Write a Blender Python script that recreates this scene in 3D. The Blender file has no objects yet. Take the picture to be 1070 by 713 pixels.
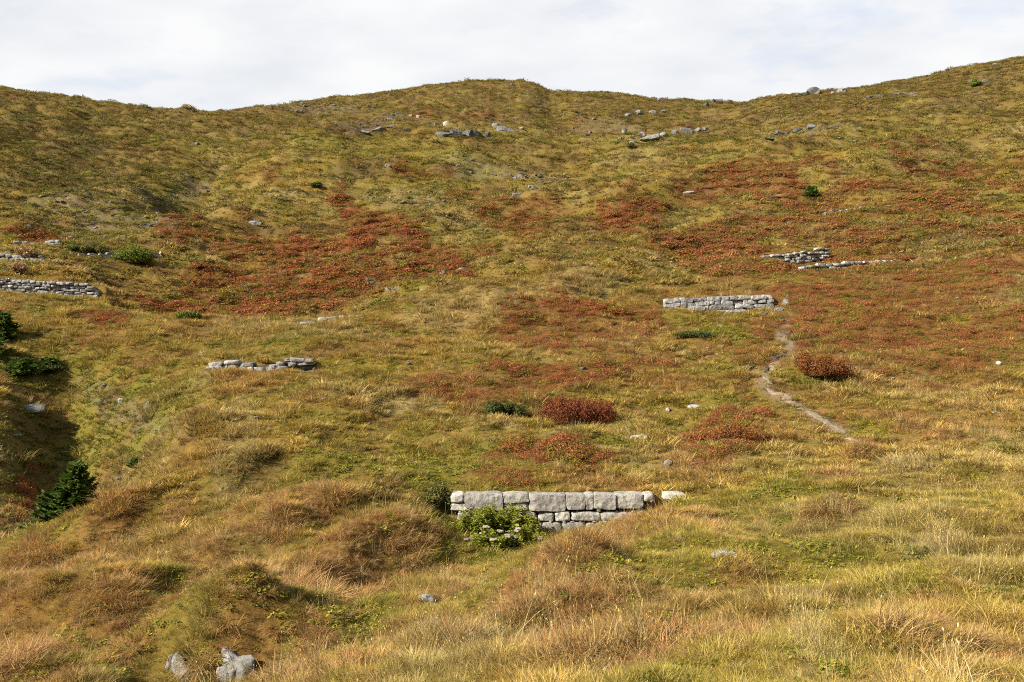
import bpy, math
import numpy as np

# ------------------------------------------------------------------ camera, sky, sun, exposure
S = bpy.context.scene
COL = S.collection
FPX, HOR, CX = 832.0, 400.0, 535.0            # focal length in photo pixels, eye-level row, centre column (1070 x 713)
cam_d = bpy.data.cameras.new('camera'); cam = bpy.data.objects.new('camera', cam_d); COL.objects.link(cam)
cam.location = (0, 0, 0); cam.rotation_euler = (math.radians(90), 0, 0)
cam_d.sensor_width = 36.0; cam_d.lens = 36.0 * FPX / 1070.0
cam_d.shift_y = -(356.5 - HOR) / 1070.0 * 1.0
cam_d.clip_start = 0.1; cam_d.clip_end = 3000
S.camera = cam

SUN = np.array((-0.79, -0.42, 0.60)); SUN /= np.linalg.norm(SUN)
w = bpy.data.worlds.new('World'); S.world = w; w.use_nodes = True
wn, wl = w.node_tree.nodes, w.node_tree.links
bg = wn['Background']
sky = wn.new('ShaderNodeTexSky'); sky.sky_type = 'NISHITA'; sky.sun_disc = False
sky.sun_elevation = math.asin(SUN[2]); sky.sun_rotation = math.atan2(SUN[0], SUN[1])
sky.air_density = 1.0; sky.dust_density = 0.6; sky.ozone_density = 1.0
def wnode(t, **k):
    n = wn.new(t)
    for a, b in k.items(): setattr(n, a, b)
    return n
tc = wnode('ShaderNodeTexCoord')
sep = wnode('ShaderNodeSeparateXYZ'); wl.new(tc.outputs['Generated'], sep.inputs[0])
def wmath(op, a, b=None, clamp=False):
    n = wnode('ShaderNodeMath', operation=op, use_clamp=clamp)
    for i, v in enumerate((a, b)):
        if v is None: continue
        if isinstance(v, (int, float)): n.inputs[i].default_value = v
        else: wl.new(v, n.inputs[i])
    return n.outputs[0]
den = wmath('ADD', wmath('MAXIMUM', sep.outputs[2], 0.0), 0.22)
cmb = wnode('ShaderNodeCombineXYZ')
wl.new(wmath('DIVIDE', sep.outputs[0], den), cmb.inputs[0]); wl.new(wmath('DIVIDE', sep.outputs[1], den), cmb.inputs[1])
mp = wnode('ShaderNodeMapping'); mp.inputs['Location'].default_value = (3.1, 1.7, 0.0); mp.inputs['Rotation'].default_value = (0, 0, math.radians(25)); mp.inputs['Scale'].default_value = (1.0, 1.7, 1.0)
wl.new(cmb.outputs[0], mp.inputs[0])
nz = wnode('ShaderNodeTexNoise'); nz.inputs['Scale'].default_value = 2.6; nz.inputs['Detail'].default_value = 7; nz.inputs['Roughness'].default_value = 0.58
wl.new(mp.outputs[0], nz.inputs['Vector'])
# clouds lie thick over the ridge to the north and thin out overhead and behind
cover = wmath('ADD', wmath('MULTIPLY', sep.outputs[1], 0.55), wmath('MULTIPLY', sep.outputs[2], -0.35))
thick = wmath('ADD', wmath('MULTIPLY', nz.outputs['Fac'], 1.9), wmath('SUBTRACT', cover, 0.22), True)
hz = wmath('SUBTRACT', 1.0, wmath('MULTIPLY', wmath('MAXIMUM', sep.outputs[2], 0.0), 2.2), True)
thick = wmath('MAXIMUM', thick, wmath('MULTIPLY', wmath('MULTIPLY', hz, wmath('MAXIMUM', sep.outputs[1], 0.0)), 0.9))
ccol = wnode('ShaderNodeMix', data_type='RGBA')
ccol.inputs['A'].default_value = (3.66, 3.78, 3.98, 1); ccol.inputs['B'].default_value = (4.31, 4.33, 4.36, 1)
nz2 = wnode('ShaderNodeTexNoise'); nz2.inputs['Scale'].default_value = 3.4; nz2.inputs['Detail'].default_value = 6; nz2.inputs['Roughness'].default_value = 0.5
wl.new(mp.outputs[0], nz2.inputs['Vector'])
wl.new(wmath('MULTIPLY', wmath('SUBTRACT', nz2.outputs['Fac'], 0.34), 3.4, True), ccol.inputs['Factor'])
mix = wnode('ShaderNodeMix', data_type='RGBA')
wl.new(thick, mix.inputs['Factor']); wl.new(sky.outputs[0], mix.inputs['A']); wl.new(ccol.outputs['Result'], mix.inputs['B'])
wl.new(mix.outputs['Result'], bg.inputs['Color']); bg.inputs['Strength'].default_value = 0.085

sun_d = bpy.data.lights.new('sun', 'SUN'); sun_d.energy = 5.0; sun_d.angle = math.radians(0.6); sun_d.color = (1.0, 0.93, 0.82)
sun = bpy.data.objects.new('sun', sun_d); COL.objects.link(sun)
from mathutils import Vector, Matrix
sun.rotation_euler = Vector(SUN).to_track_quat('Z', 'Y').to_euler(); sun.location = (-30, -20, 40)
S.view_settings.view_transform = 'Standard'; S.view_settings.look = 'None'; S.view_settings.gamma = 1.0
S.view_settings.use_curve_mapping = False; S.view_settings.exposure = 1.40
S.cycles.max_bounces = 5; S.cycles.diffuse_bounces = 2; S.cycles.glossy_bounces = 1; S.cycles.transmission_bounces = 2
S.cycles.transparent_max_bounces = 4; S.cycles.use_denoising = False; S.cycles.filter_width = 1.05

# ------------------------------------------------------------------ noise and small helpers
rng = np.random.default_rng(7)
PERM = np.random.default_rng(3).permutation(4096).astype(np.int64)
GA = np.random.default_rng(4).uniform(0, 2 * math.pi, 4096); GX, GY = np.cos(GA), np.sin(GA)
def perlin(x, y, seed=0):
    x = np.asarray(x, float); y = np.asarray(y, float)
    xi = np.floor(x).astype(np.int64); yi = np.floor(y).astype(np.int64)
    fx, fy = x - xi, y - yi
    def g(ix, iy, dx, dy):
        h = PERM[(PERM[(ix + seed * 131) & 4095] + iy) & 4095]
        return GX[h] * dx + GY[h] * dy
    u = fx * fx * fx * (fx * (fx * 6 - 15) + 10); v = fy * fy * fy * (fy * (fy * 6 - 15) + 10)
    a = g(xi, yi, fx, fy); b = g(xi + 1, yi, fx - 1, fy); c = g(xi, yi + 1, fx, fy - 1); d = g(xi + 1, yi + 1, fx - 1, fy - 1)
    return (a + (b - a) * u) * (1 - v) + (c + (d - c) * u) * v
def fbm(x, y, seed=0, oct=3):
    s, a, f = 0, 1.0, 1.0
    for o in range(oct):
        s = s + a * perlin(x * f, y * f, seed + o); a *= 0.5; f *= 2.03
    return s
def sst(a, b, x):
    t = np.clip((x - a) / (b - a), 0, 1); return t * t * (3 - 2 * t)

# ------------------------------------------------------------------ the hillside's height, as a function of world x, y (eye level is z = 0)
# ground profiles: for bearings given by a column of the photo, (eye-row, metres away)
PROF = {
 -320: [(713,10),(650,14),(590,18),(470,23),(320,31),(280,40),(250,52),(200,75),(140,105),(90,150),(60,200),(80,250)],  # unseen left bank, raised steeply so that it shades the gully
 -60: [(713,9.8),(640,13.2),(592,17),(586,19),(514,24),(422,30),(362,36.5),(322,43),(305,52),(268,62),(232,75),(172,100),(122,135),(80,190),(98,240)],  # near end of that unseen bank, its height set by the shadow length wanted
 0: [(713,9.5),(640,13),(577,17),(592,19.5),(540,24),(450,30),(384,36.5),(336,43),(311,50),(290,57),(268,64),(240,75),(180,100),(130,135),(96,185),(112,235)],
 70: [(713,9.0),(640,12.7),(553,17.5),(590,20),(580,24),(508,30),(418,36.5),(343,43),(314,51),(300,56),(270,66),(240,79),(184,106),(138,138),(103,185),(120,235)],
 130: [(713,8.7),(640,12.2),(580,15.5),(523,19.3),(548,22.5),(522,26),(452,31),(394,36),(345,43),(331,51),(335,56),(282,68),(240,83),(183,110),(145,140),(113,190),(128,230)],
 220: [(713,8.0),(640,11.3),(560,15.5),(476,20.5),(436,23.8),(440,26.5),(394,33),(348,43.5),(341,48),(347,54),(318,62),(280,74),(238,92),(182,120),(150,140),(120,190),(135,230)],
 330: [(713,7.2),(680,8.8),(634,11.2),(588,13.2),(520,17.3),(450,23),(386,33),(337,47),(345,53),(322,61),(290,72),(250,88),(200,110),(160,135),(143,150),(149,165),(108,215),(122,250)],
 420: [(713,6.4),(690,7.6),(648,10.2),(622,11.8),(585,13.8),(540,16.2),(492,20),(435,26),(388,33),(342,43.5),(325,49),(331,55),(304,62),(264,76),(220,98),(180,120),(145,145),(150,165),(120,190),(95,225),(105,262)],
 480: [(713,6.0),(668,8.2),(634,10.6),(606,12.8),(570,15.2),(548,17),(518,17.6),(484,20.8),(432,26.3),(386,33),(342,43),(316,49),(321,55),(298,63),(260,78),(220,98),(180,120),(145,145),(150,165),(118,190),(89,225),(100,262)],
 560: [(713,5.6),(656,7.8),(610,10.5),(592,12.2),(583,14.4),(567,16.9),(517,17.6),(482,20.5),(440,25.5),(393,32.5),(350,41),(306,50),(308,55),(285,63),(240,82),(200,105),(170,125),(145,150),(150,168),(115,195),(86,225),(95,262)],
 640: [(713,5.3),(640,7.8),(590,10.4),(562,12.8),(556,15),(552,16.9),(518,17.6),(486,20.5),(440,25.8),(391,33),(350,41.5),(317,49),(307,54),(289,61),(240,81),(200,104),(170,124),(148,147),(151,163),(120,192),(98,228),(110,264)],
 700: [(713,5.1),(640,7.6),(582,10.6),(544,13.6),(530,16),(518,17.6),(485,20.6),(440,26),(390,33.5),(350,42),(330,47),(312,50),(289,60),(240,80),(200,103),(170,123),(150,145),(152,162),(130,185),(105,230),(116,266)],
 800: [(713,4.9),(640,7.4),(580,10.5),(530,15),(480,20.5),(430,26.5),(390,33),(350,41),(328,46.5),(309,50),(288,55),(250,68),(200,92),(160,122),(140,150),(130,165),(104,215),(115,255)],
 930: [(713,4.8),(620,7.8),(560,11.5),(510,16),(470,21),(430,27),(380,35.5),(330,45),(280,57),(230,72),(180,96),(150,122),(115,165),(87,210),(98,248)],
 1070: [(713,4.8),(620,7.8),(560,11.3),(510,15.8),(470,20.5),(430,26.5),(380,34),(330,43),(270,56),(210,75),(160,100),(130,130),(100,165),(62,210),(72,248)],
 1380: [(713,4.8),(600,8.5),(520,14),(470,19),(400,28),(330,39),(250,54),(180,77),(120,108),(70,150),(15,205),(30,245)],
}
def pchip(xk, yk, x):
    xk = np.asarray(xk, float); yk = np.asarray(yk, float); h = np.diff(xk); d = np.diff(yk, axis=0) / (h if yk.ndim == 1 else h[:, None])
    m = np.zeros_like(yk)
    hh = h if yk.ndim == 1 else h[:, None]
    w1 = 2 * hh[1:] + hh[:-1]; w2 = hh[1:] + 2 * hh[:-1]
    same = (d[:-1] * d[1:]) > 0
    dd0 = np.where(d[:-1] == 0, 1e-9, d[:-1]); dd1 = np.where(d[1:] == 0, 1e-9, d[1:])
    m[1:-1] = np.where(same, (w1 + w2) / (w1 / dd0 + w2 / dd1), 0)
    m[0], m[-1] = d[0], d[-1]
    i = np.clip(np.searchsorted(xk, x) - 1, 0, len(xk) - 2)
    t = (x - xk[i]) / h[i]
    if yk.ndim == 2: t = t[:, None]; hi = h[i][:, None]
    else: hi = h[i]
    t2, t3 = t * t, t * t * t
    return (2*t3 - 3*t2 + 1) * yk[i] + (t3 - 2*t2 + t) * hi * m[i] + (-2*t3 + 3*t2) * yk[i+1] + (t3 - t2) * hi * m[i+1]
LY = np.linspace(math.log(3.0), math.log(400.0), 1000)
cols = sorted(PROF); tab = []
for c in cols:
    pts = PROF[c]; ly = np.log([p[1] for p in pts]); z = (HOR - np.array([p[0] for p in pts], float)) / FPX
    v = pchip(ly, z, np.clip(LY, ly[0], ly[-1]))
    Y = np.exp(LY); y0, y1 = pts[0][1], pts[-1][1]
    near = (-1.62 + (z[0] * y0 + 1.62) * np.clip(Y / y0, 0, 1)) / Y
    far = (z[-1] * y1 - 0.35 * (Y - y1)) / Y
    v = np.where(Y < y0, near, np.where(Y > y1, far, v))
    tab.append(v)
PXF = np.arange(-320, 1381, 5.0)
TAB = pchip(np.array(cols, float), np.array(tab), PXF)          # rows: bearing, columns: log distance
RIDGE = [(-320,60),(-60,84),(0,95),(60,102),(100,107),(150,113),(200,119),(240,118),(300,110),(350,103),(400,97),(440,92),(470,89),(510,86.5),(545,85),(562,89),(576,95),(610,97),(650,99),(680,103),(700,105),(735,106),(765,108.5),(785,107),(800,104),(850,98),(880,95),(915,90),(950,84),(1000,75),(1070,61),(1380,12)]
want = (HOR - np.interp(PXF, [p for p, q in RIDGE], [q for p, q in RIDGE])) / FPX
have = TAB[:, np.exp(LY) > 150].max(1)
TAB = TAB + (want - have)[:, None] * sst(math.log(150), math.log(200), LY)[None, :]
def ztab(s, Y):
    px = np.clip(s * FPX + CX, PXF[0], PXF[-1] - 1e-6); ly = np.clip(np.log(np.maximum(Y, 1e-3)), LY[0], LY[-1] - 1e-9)
    u = (px - PXF[0]) / 5.0; v = (ly - LY[0]) / (LY[1] - LY[0])
    i = u.astype(int); j = v.astype(int); i = np.minimum(i, len(PXF) - 2); j = np.minimum(j, len(LY) - 2)
    fu, fv = u - i, v - j
    t = (TAB[i, j] * (1 - fu) + TAB[i + 1, j] * fu) * (1 - fv) + (TAB[i, j + 1] * (1 - fu) + TAB[i + 1, j + 1] * fu) * fv
    z = t * np.maximum(Y, 3.0)
    z3 = z
    return np.where(Y < 3.0, -1.62 + (z3 + 1.62) * np.clip(Y / 3.0, 0, 1), z3)
SMAX = 1.02
def zsmooth(x, y):
    x = np.asarray(x, float); y = np.asarray(y, float)
    phi = np.arctan2(x, y); r = np.hypot(x, y); pm = math.atan(SMAX)
    zl = ztab(np.full_like(r, -SMAX), r * math.cos(pm)); zr = ztab(np.full_like(r, SMAX), r * math.cos(pm))
    zf = ztab(np.clip(x / np.maximum(y, 1e-3), -SMAX, SMAX), np.where(np.abs(phi) < pm, y, r * math.cos(pm)))
    back = np.where(phi > 0, (phi - pm) / (2 * (math.pi - pm)), 1 - (-phi - pm) / (2 * (math.pi - pm)))
    back = sst(0, 1, np.clip(back, 0, 1))
    return np.where(np.abs(phi) <= pm, zf, zr * (1 - back) + zl * back)

def dist_poly(x, y, P):
    best = np.full(np.shape(x), 1e9)
    for (ax, ay), (bx_, by_) in zip(P[:-1], P[1:]):
        vx, vy = bx_ - ax, by_ - ay
        t = np.clip(((x - ax) * vx + (y - ay) * vy) / (vx * vx + vy * vy), 0, 1)
        best = np.minimum(best, np.hypot(x - ax - t * vx, y - ay - t * vy))
    return best

# low banks, hummocks and hollows of the near ground: (world x, y of both ends, half-width, height)
BUMPS = []
def bump(pts, wd, h):
    P = []
    for px, Y in pts: P.append(((px - CX) / FPX * Y, Y))
    BUMPS.append((np.array(P), wd, h))
bump([(330,13.0),(380,14.4),(425,15.6)], .55, .38); bump([(400,13.0),(450,14.2),(520,15.4)], .8, -.35)
bump([(430,8.2),(520,9.8),(600,11.6),(650,13.6)], .8, .08)
bump([(95,12.6),(130,11.6)], .9, .45); bump([(35,12.5),(10,13.5)], .9, .35); bump([(235,10.2),(215,11.2)], .8, .4); bump([(165,12.0),(170,10.6)], .6, -.35); bump([(310,10.6),(290,12)], .6, .3)
bump([(275,14.5),(300,15.8)], .7, .3); bump([(178,10.0),(255,9.7)], .5, .35); bump([(180,8.7),(255,8.5)], .45, -.3); bump([(105,16.5),(125,17.5)], .8, .35); bump([(560,10.8),(600,10.6)], .5, .25); bump([(690,9.6),(720,9.0)], .6, -.2)
bump([(850,33.5),(880,33)], 1.2, .4); bump([(560,22),(600,22.5)], 1.0, .25)
bump([(415,49),(560,52),(620,54)], 3.0, .9); bump([(1000,55),(1050,56),(1130,57)], 2.6, 1.2); bump([(600,57),(700,70),(800,84)], 3.5, 1.2)
bump([(330,64),(400,68)], 4, -1.0); bump([(90,92),(140,96)], 5, 2.4); bump([(200,110),(330,118),(470,122)], 5, 1.8); bump([(640,90),(720,100),(800,112)], 5, 2.0); bump([(180,60),(240,62)], 4, -.6)
bump([(850,95),(960,104),(1080,110)], 5, 2.2); bump([(430,86),(520,92),(600,96)], 4, 1.5); bump([(180,94),(215,106),(235,132)], 5, -1.3); bump([(215,88),(300,110),(330,140)], 6, 1.6); bump([(480,150),(560,175)], 9, 1.5); bump([(640,180),(760,190)], 7, -2.0); bump([(880,135),(1000,140)], 6, 1.8); bump([(860,120),(980,124)], 5, -1.5); bump([(0,110),(90,120)], 6, -2.5)
WALLS = []                                    # terraces cut for the retaining walls: x0, x1, y (bed line), z top, z foot
def relief(x, y):
    Y = np.hypot(x, y)
    d = 0.6 * fbm(x / 24, y / 24, 11, 2) * sst(26, 80, Y)
    for P, wd, h in BUMPS:
        near = (np.abs(x - P[:, 0].mean()) < np.ptp(P[:, 0]) + 4 * wd) & (np.abs(y - P[:, 1].mean()) < np.ptp(P[:, 1]) + 4 * wd)
        if near.any():
            q = dist_poly(x[near], y[near], P) / wd; q = q * (1 + .35 * fbm(x[near] / (wd * 1.3), y[near] / (wd * 1.3), 17, 2)); d[near] += h * np.exp(-q * q)
    d = d + 0.80 * fbm(x / 7.5, y / 7.5, 21, 2) * sst(8, 40, Y)
    d = d + 0.34 * fbm(x / 2.3, y / 2.3, 31, 2) * sst(3, 10, Y)
    d = d + 0.11 * fbm(x / 0.75, y / 0.75, 41, 2)
    top_ = 1 - .75 * sst(160, 205, Y)
    d = d + 2.4 * top_ * fbm(x / 34 + 0.2 * perlin(x / 12, y / 12, 5), y / 15, 51, 3) * sst(70, 130, Y)
    d = d + 1.15 * top_ * fbm(x / 11, y / 4.2, 61, 2) * sst(40, 90, Y)
    # the broken slope under the summit
    d = d + 3.4 * np.abs(fbm(x / 16 + 3, y / 13, 71, 3)) * sst(150, 175, Y) * (1 - .9 * sst(175, 205, Y))
    return d
def height(x, y, mods=True):
    x = np.asarray(x, float); y = np.asarray(y, float)
    z0 = zsmooth(x, y); d = relief(x, y)
    R_ = np.hypot(x, y)
    ph_ = (z0 + d) / 1.5 + 1.3 * fbm(x / 38, y / 38, 81, 2)
    d = d + .40 * np.sin(6.2832 * ph_) * sst(50, 85, R_) * np.clip(.35 + 1.4 * fbm(x / 18, y / 18, 83, 2), 0, 1)
    if mods:
        for W in WALLS:
            x0, x1, yw0, yw1, zt0, zt1, zb0, zb1, sag, reach = W
            t = (x - x0) / (x1 - x0); tc_ = np.clip(t, 0, 1)
            yw = yw0 + (yw1 - yw0) * tc_; dd = y - yw
            zt = zt0 + (zt1 - zt0) * tc_; zb = zb0 + (zb1 - zb0) * tc_ - sag * np.sin(math.pi * tc_)
            over = np.maximum(np.maximum(-t, t - 1), 0) * (x1 - x0)
            wgt = np.exp(-(over / (0.45 * reach)) ** 2) * np.exp(-(np.where(dd > 0, dd / (1.6 * reach), dd / reach)) ** 2)
            k = sst(0.05, 0.42, dd)
            tgt = zb * (1 - k) + (zt - 0.06) * k + 0.35 * d * (1 - sst(0, 0.3, dd) * 0.5)
            w2 = np.exp(-(over / (1.2 * reach)) ** 2) * np.exp(-(dd / (3.2 * reach)) ** 2)
            z0 = z0 * (1 - wgt) + (tgt - d) * wgt - .85 * d * w2 * (1 - wgt)
    return z0 + d
def gz(x, y): return float(height(np.array([x]), np.array([y]))[0])

YM = np.exp(np.linspace(math.log(3.2), math.log(330), 5000))
def at(px, py, ymin=3.2, mods=True):
    """the first point of the hillside that the eye meets on the bearing of photo pixel (px, py)"""
    s = (px - CX) / FPX; e = (HOR - py) / FPX
    z = height(s * YM, YM, mods); hit = np.nonzero((z >= e * YM) & (YM >= ymin))[0]
    Y = YM[hit[0]] if len(hit) else YM[-1]
    return np.array((s * Y, Y, float(height(np.array([s * Y]), np.array([Y]), mods)[0])))
# each wall: (kind, px0, px1, metres away at each end, top row at each end, foot row at each end, sag of the foot in rows)
WALLSPEC = {
 'block':   (470, 716, 17.55, 17.55, 517, 515.5, 541, 524, 25, 1.0),
 'terrace': (694, 808, 49.0, 49.0, 314, 309.5, 320, 318, 9, 2.2),
 'long':    (-60, 102, 52.0, 53.5, 287, 297, 299, 311, 0, 2.2),
 'low':     (216, 328, 34.0, 34.0, 381, 378.5, 387, 386, 0, 1.4),
 'edge':    (314, 382, 47.5, 48.5, 334, 330.5, 339.5, 335, 0, 2.6),
 'ruin':    (-12, 44, 65.0, 65.0, 267.5, 268.5, 273.5, 273.5, 0, 3.0),
 'bush':    (60, 168, 67.5, 73.5, 268, 265.5, 272, 270, 0, 2.0),
 'upper':   (14, 61, 71.5, 71.5, 254, 253, 257.5, 257, 0, 4.0),
 'pale':    (798, 867, 62.0, 63.5, 269.5, 262, 274, 268.5, 0, 3.0),
 'dark':    (837, 940, 57.5, 60.0, 280, 272.5, 285, 277, 0, 3.0),
 'high':    (862, 906, 76.0, 78.0, 223.5, 218.5, 227, 222.5, 0, 5.0),
}
for k, (p0, p1, y0, y1, t0, t1, b0, b1, sag, reach) in WALLSPEC.items():
    fz, tz = (0, 0) if k == 'block' else (.12 if k in ('low', 'pale', 'bush') else .30, .08 + .004 * max(y0 - 45, 0))
    WALLS.append(((p0 - CX) / FPX * y0, (p1 - CX) / FPX * y1, y0, y1, (HOR - t0) / FPX * y0 + tz, (HOR - t1) / FPX * y1 + tz,
                  (HOR - b0) / FPX * y0 - fz, (HOR - b1) / FPX * y1 - fz, sag / FPX * y0, reach))
WALL = dict(zip(WALLSPEC, WALLS))
# tussock mounds of the lower left bank: photo column and row, half-width, height
MOUNDS = [(120,628,.42,.42),(108,560,.45,.38),(30,594,.45,.34),(25,636,.42,.36),(131,520,.45,.30),(296,536,.34,.26),(274,651,.38,.40),(329,661,.34,.34),(251,626,.36,.30),(216,576,.36,.26),(190,531,.4,.26),
          (70,618,.36,.3),(175,600,.36,.26),(210,670,.34,.3),(230,690,.3,.3),(650,545,.4,.2),(600,580,.38,.22),(560,610,.34,.2),(680,570,.34,.2),(640,625,.3,.22),(570,640,.3,.2),(790,600,.3,.16),(700,600,.3,.14),(870,525,.5,.22),(900,470,.5,.3),(940,440,.5,.25),(980,455,.5,.25),(820,455,.5,.22),(370,520,.4,.2),(250,480,.5,.24),(330,480,.5,.22),(420,470,.5,.22),(190,445,.5,.22)]
_mb = []
for px, py, wd, h in MOUNDS:
    p = at(px, py + 6, mods=False); _mb.append((np.array([[p[0] - .12, p[1]], [p[0] + .12, p[1] + .1]]), wd, h * .62))
BUMPS += _mb

# ------------------------------------------------------------------ what grows where, with some shade painted into the dark and brown shares
BLOB_SRC = [  # kind, photo column and row of the patch's middle, half-widths in photo pixels, slant, strength
 ('red',35,241,24,6,8,1),('red',190,226,22,5,5,.8),('red',325,262,95,13,9,.95),('red',395,238,45,7,6,.95),('red',425,277,62,15,10,.95),
 ('red',300,297,90,20,2,.85),('red',225,327,75,8,0,.95),('red',330,318,66,11,4,.9),('red',115,334,22,6,-5,1),('red',485,262,40,7,6,.6),('red',560,225,26,5,4,.5),
 ('red',660,229,32,9,0,.95),('red',738,203,26,6,4,.95),('red',778,182,62,14,-6,.8),('red',742,262,55,18,6,.9),('red',600,345,72,24,2,.85),
 ('red',645,330,50,12,0,.7),('red',720,375,40,8,4,.5),('red',500,408,72,9,-3,.85),('red',570,468,50,8,-2,.95),('red',520,490,34,6,0,.7),('red',560,395,60,9,0,.6),
 ('red',765,452,42,13,12,.85),('red',915,320,95,24,6,.85),('red',1035,355,62,20,8,.8),('red',1045,283,50,14,12,.7),('red',960,213,40,7,6,.7),
 ('red',870,250,60,10,6,.7),('red',820,235,60,10,0,.7),('red',945,378,52,13,0,.65),('red',1000,180,70,8,4,.5),('red',840,205,60,9,-2,.5),
 ('red',690,210,40,6,0,.4),('red',880,290,70,9,8,.75),('red',790,280,50,10,4,.7),('red',720,310,70,9,0,.3),('red',450,186,40,5,0,.5),('red',520,210,50,6,0,.5),
 ('red',20,525,22,16,50,.7),('red',640,385,60,8,0,.55),('red',850,330,50,14,20,.5),('red',430,340,50,7,0,.35),('red',970,440,40,6,-15,.4),
 ('rust',375,570,62,20,25,1),('rust',420,545,26,20,10,1),('rust',108,558,36,16,35,.85),('rust',120,630,28,26,20,.9),('rust',30,596,34,18,20,.8),('rust',25,638,28,20,20,.8),('rust',274,650,28,22,30,.9),('rust',329,662,22,18,30,.85),('rust',251,626,24,16,30,.7),('rust',131,520,30,12,30,.8),('rust',190,531,24,10,30,.6),
 ('rust',296,536,20,14,30,.8),('rust',216,576,24,14,30,.6),('rust',640,565,60,24,22,.95),('rust',560,610,70,22,35,.85),('rust',610,625,55,22,15,.85),('rust',700,545,60,14,0,.5),
 ('rust',790,600,40,14,10,.45),('rust',910,432,42,5,-8,.85),('rust',960,450,46,7,-14,.9),('rust',900,470,18,6,10,.8),('rust',880,500,40,9,-4,.75),('rust',1020,445,60,12,0,.55),
 ('rust',870,525,34,11,0,.8),('rust',540,300,60,10,0,.3),('rust',820,455,30,5,0,.6),('rust',200,480,40,16,30,.4),('rust',110,500,22,12,50,.6),
 ('straw',600,292,60,12,4,.75),('straw',1000,255,85,11,11,.8),('straw',480,325,60,12,8,.7),('straw',250,440,46,26,45,.6),('straw',400,420,70,14,-10,.6),('straw',720,475,80,16,0,.4),
 ('straw',540,665,70,26,30,.6),('straw',640,690,50,22,10,.6),('straw',840,665,34,24,0,.55),('green',760,660,60,26,0,.6),('green',930,670,60,24,0,.6),('green',860,590,60,18,0,.5),('green',700,700,50,14,0,.5),('green',340,500,60,18,30,.5),('green',230,520,50,16,40,.4),('green',420,510,40,12,10,.4),('straw',975,575,30,14,0,.9),('straw',440,690,40,26,30,.6),('straw',900,540,120,16,0,.5),('straw',1030,600,40,20,0,.4),
 ('straw',100,195,50,8,15,.5),('straw',960,165,110,7,4,.5),('straw',560,255,70,8,5,.4),('straw',700,165,90,7,0,.4),('straw',610,440,60,8,-4,.4),('straw',730,250,50,6,0,.3),
 ('green',455,560,40,34,40,.9),('green',400,620,70,20,30,.8),('green',320,690,60,18,10,.6),('green',520,575,40,24,10,.8),('green',740,345,60,7,-3,.8),('green',700,570,40,16,0,.6),('green',960,610,50,20,0,.5),('green',60,690,70,20,0,.8),
 ('green',190,328,28,6,0,.9),('green',460,200,22,5,0,.6),('green',850,440,50,12,-30,.5),('green',780,425,60,12,-10,.4),('green',400,160,110,14,2,.6),('green',330,400,50,20,0,.3),('green',170,600,30,14,20,.6),
 ('dark',525,425,26,9,6,.9),('dark',455,520,18,16,0,.8),('dark',60,200,80,26,-6,.5),('dark',30,440,36,60,0,.7),('dark',15,500,22,50,0,.8),('dark',270,130,110,8,-4,.4),('dark',180,130,120,9,-8,.5),('dark',660,120,90,8,-4,.4),('dark',470,120,90,10,-6,.4),('dark',880,130,90,6,4,.4),('dark',20,385,36,12,0,.7),  # upper-left and gully patches put the shade lying there into the cover
 ('straw',330,346,90,8,6,.7),('straw',520,312,70,8,8,.6),('straw',900,290,60,6,10,.4),('dark',80,180,130,40,-6,.85),('dark',190,215,70,20,-10,.5),('dark',350,140,90,5,2,.6),('dark',500,146,90,4,0,.6),('dark',700,150,90,5,0,.5),  # left-slope dark patches paint in the shade of ground turned from the sun
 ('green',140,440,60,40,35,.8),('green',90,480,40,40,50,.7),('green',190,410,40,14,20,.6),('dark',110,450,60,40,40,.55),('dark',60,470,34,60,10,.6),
 ('stony',440,212,60,9,2,.35),('stony',150,215,80,14,8,0.33),('stony',90,210,60,12,0,0.30),('stony',520,185,60,10,-4,0.24),('stony',380,135,50,5,4,0.42),('stony',640,135,60,5,4,.2),('stony',850,135,40,4,8,.3),('stony',120,425,50,10,-20,.35),('stony',160,235,60,7,0,0.30),('stony',330,112,60,6,-4,.3),
]
BLOBS = []
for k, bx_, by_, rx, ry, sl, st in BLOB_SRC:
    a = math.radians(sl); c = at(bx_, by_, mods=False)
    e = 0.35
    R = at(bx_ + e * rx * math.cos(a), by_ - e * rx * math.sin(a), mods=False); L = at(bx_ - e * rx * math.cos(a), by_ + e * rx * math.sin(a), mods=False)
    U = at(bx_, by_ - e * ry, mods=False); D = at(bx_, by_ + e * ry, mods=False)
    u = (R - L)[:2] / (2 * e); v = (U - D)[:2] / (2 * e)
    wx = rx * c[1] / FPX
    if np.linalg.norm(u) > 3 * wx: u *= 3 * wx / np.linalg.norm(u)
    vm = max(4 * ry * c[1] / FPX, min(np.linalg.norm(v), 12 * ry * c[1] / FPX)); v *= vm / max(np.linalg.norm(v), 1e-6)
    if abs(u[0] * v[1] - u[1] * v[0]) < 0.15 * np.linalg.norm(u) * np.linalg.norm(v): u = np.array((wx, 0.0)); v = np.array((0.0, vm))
    BLOBS.append((k, c[:2], np.linalg.inv(np.stack((u, v), 1)), np.linalg.norm(u) + np.linalg.norm(v), st))
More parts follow.
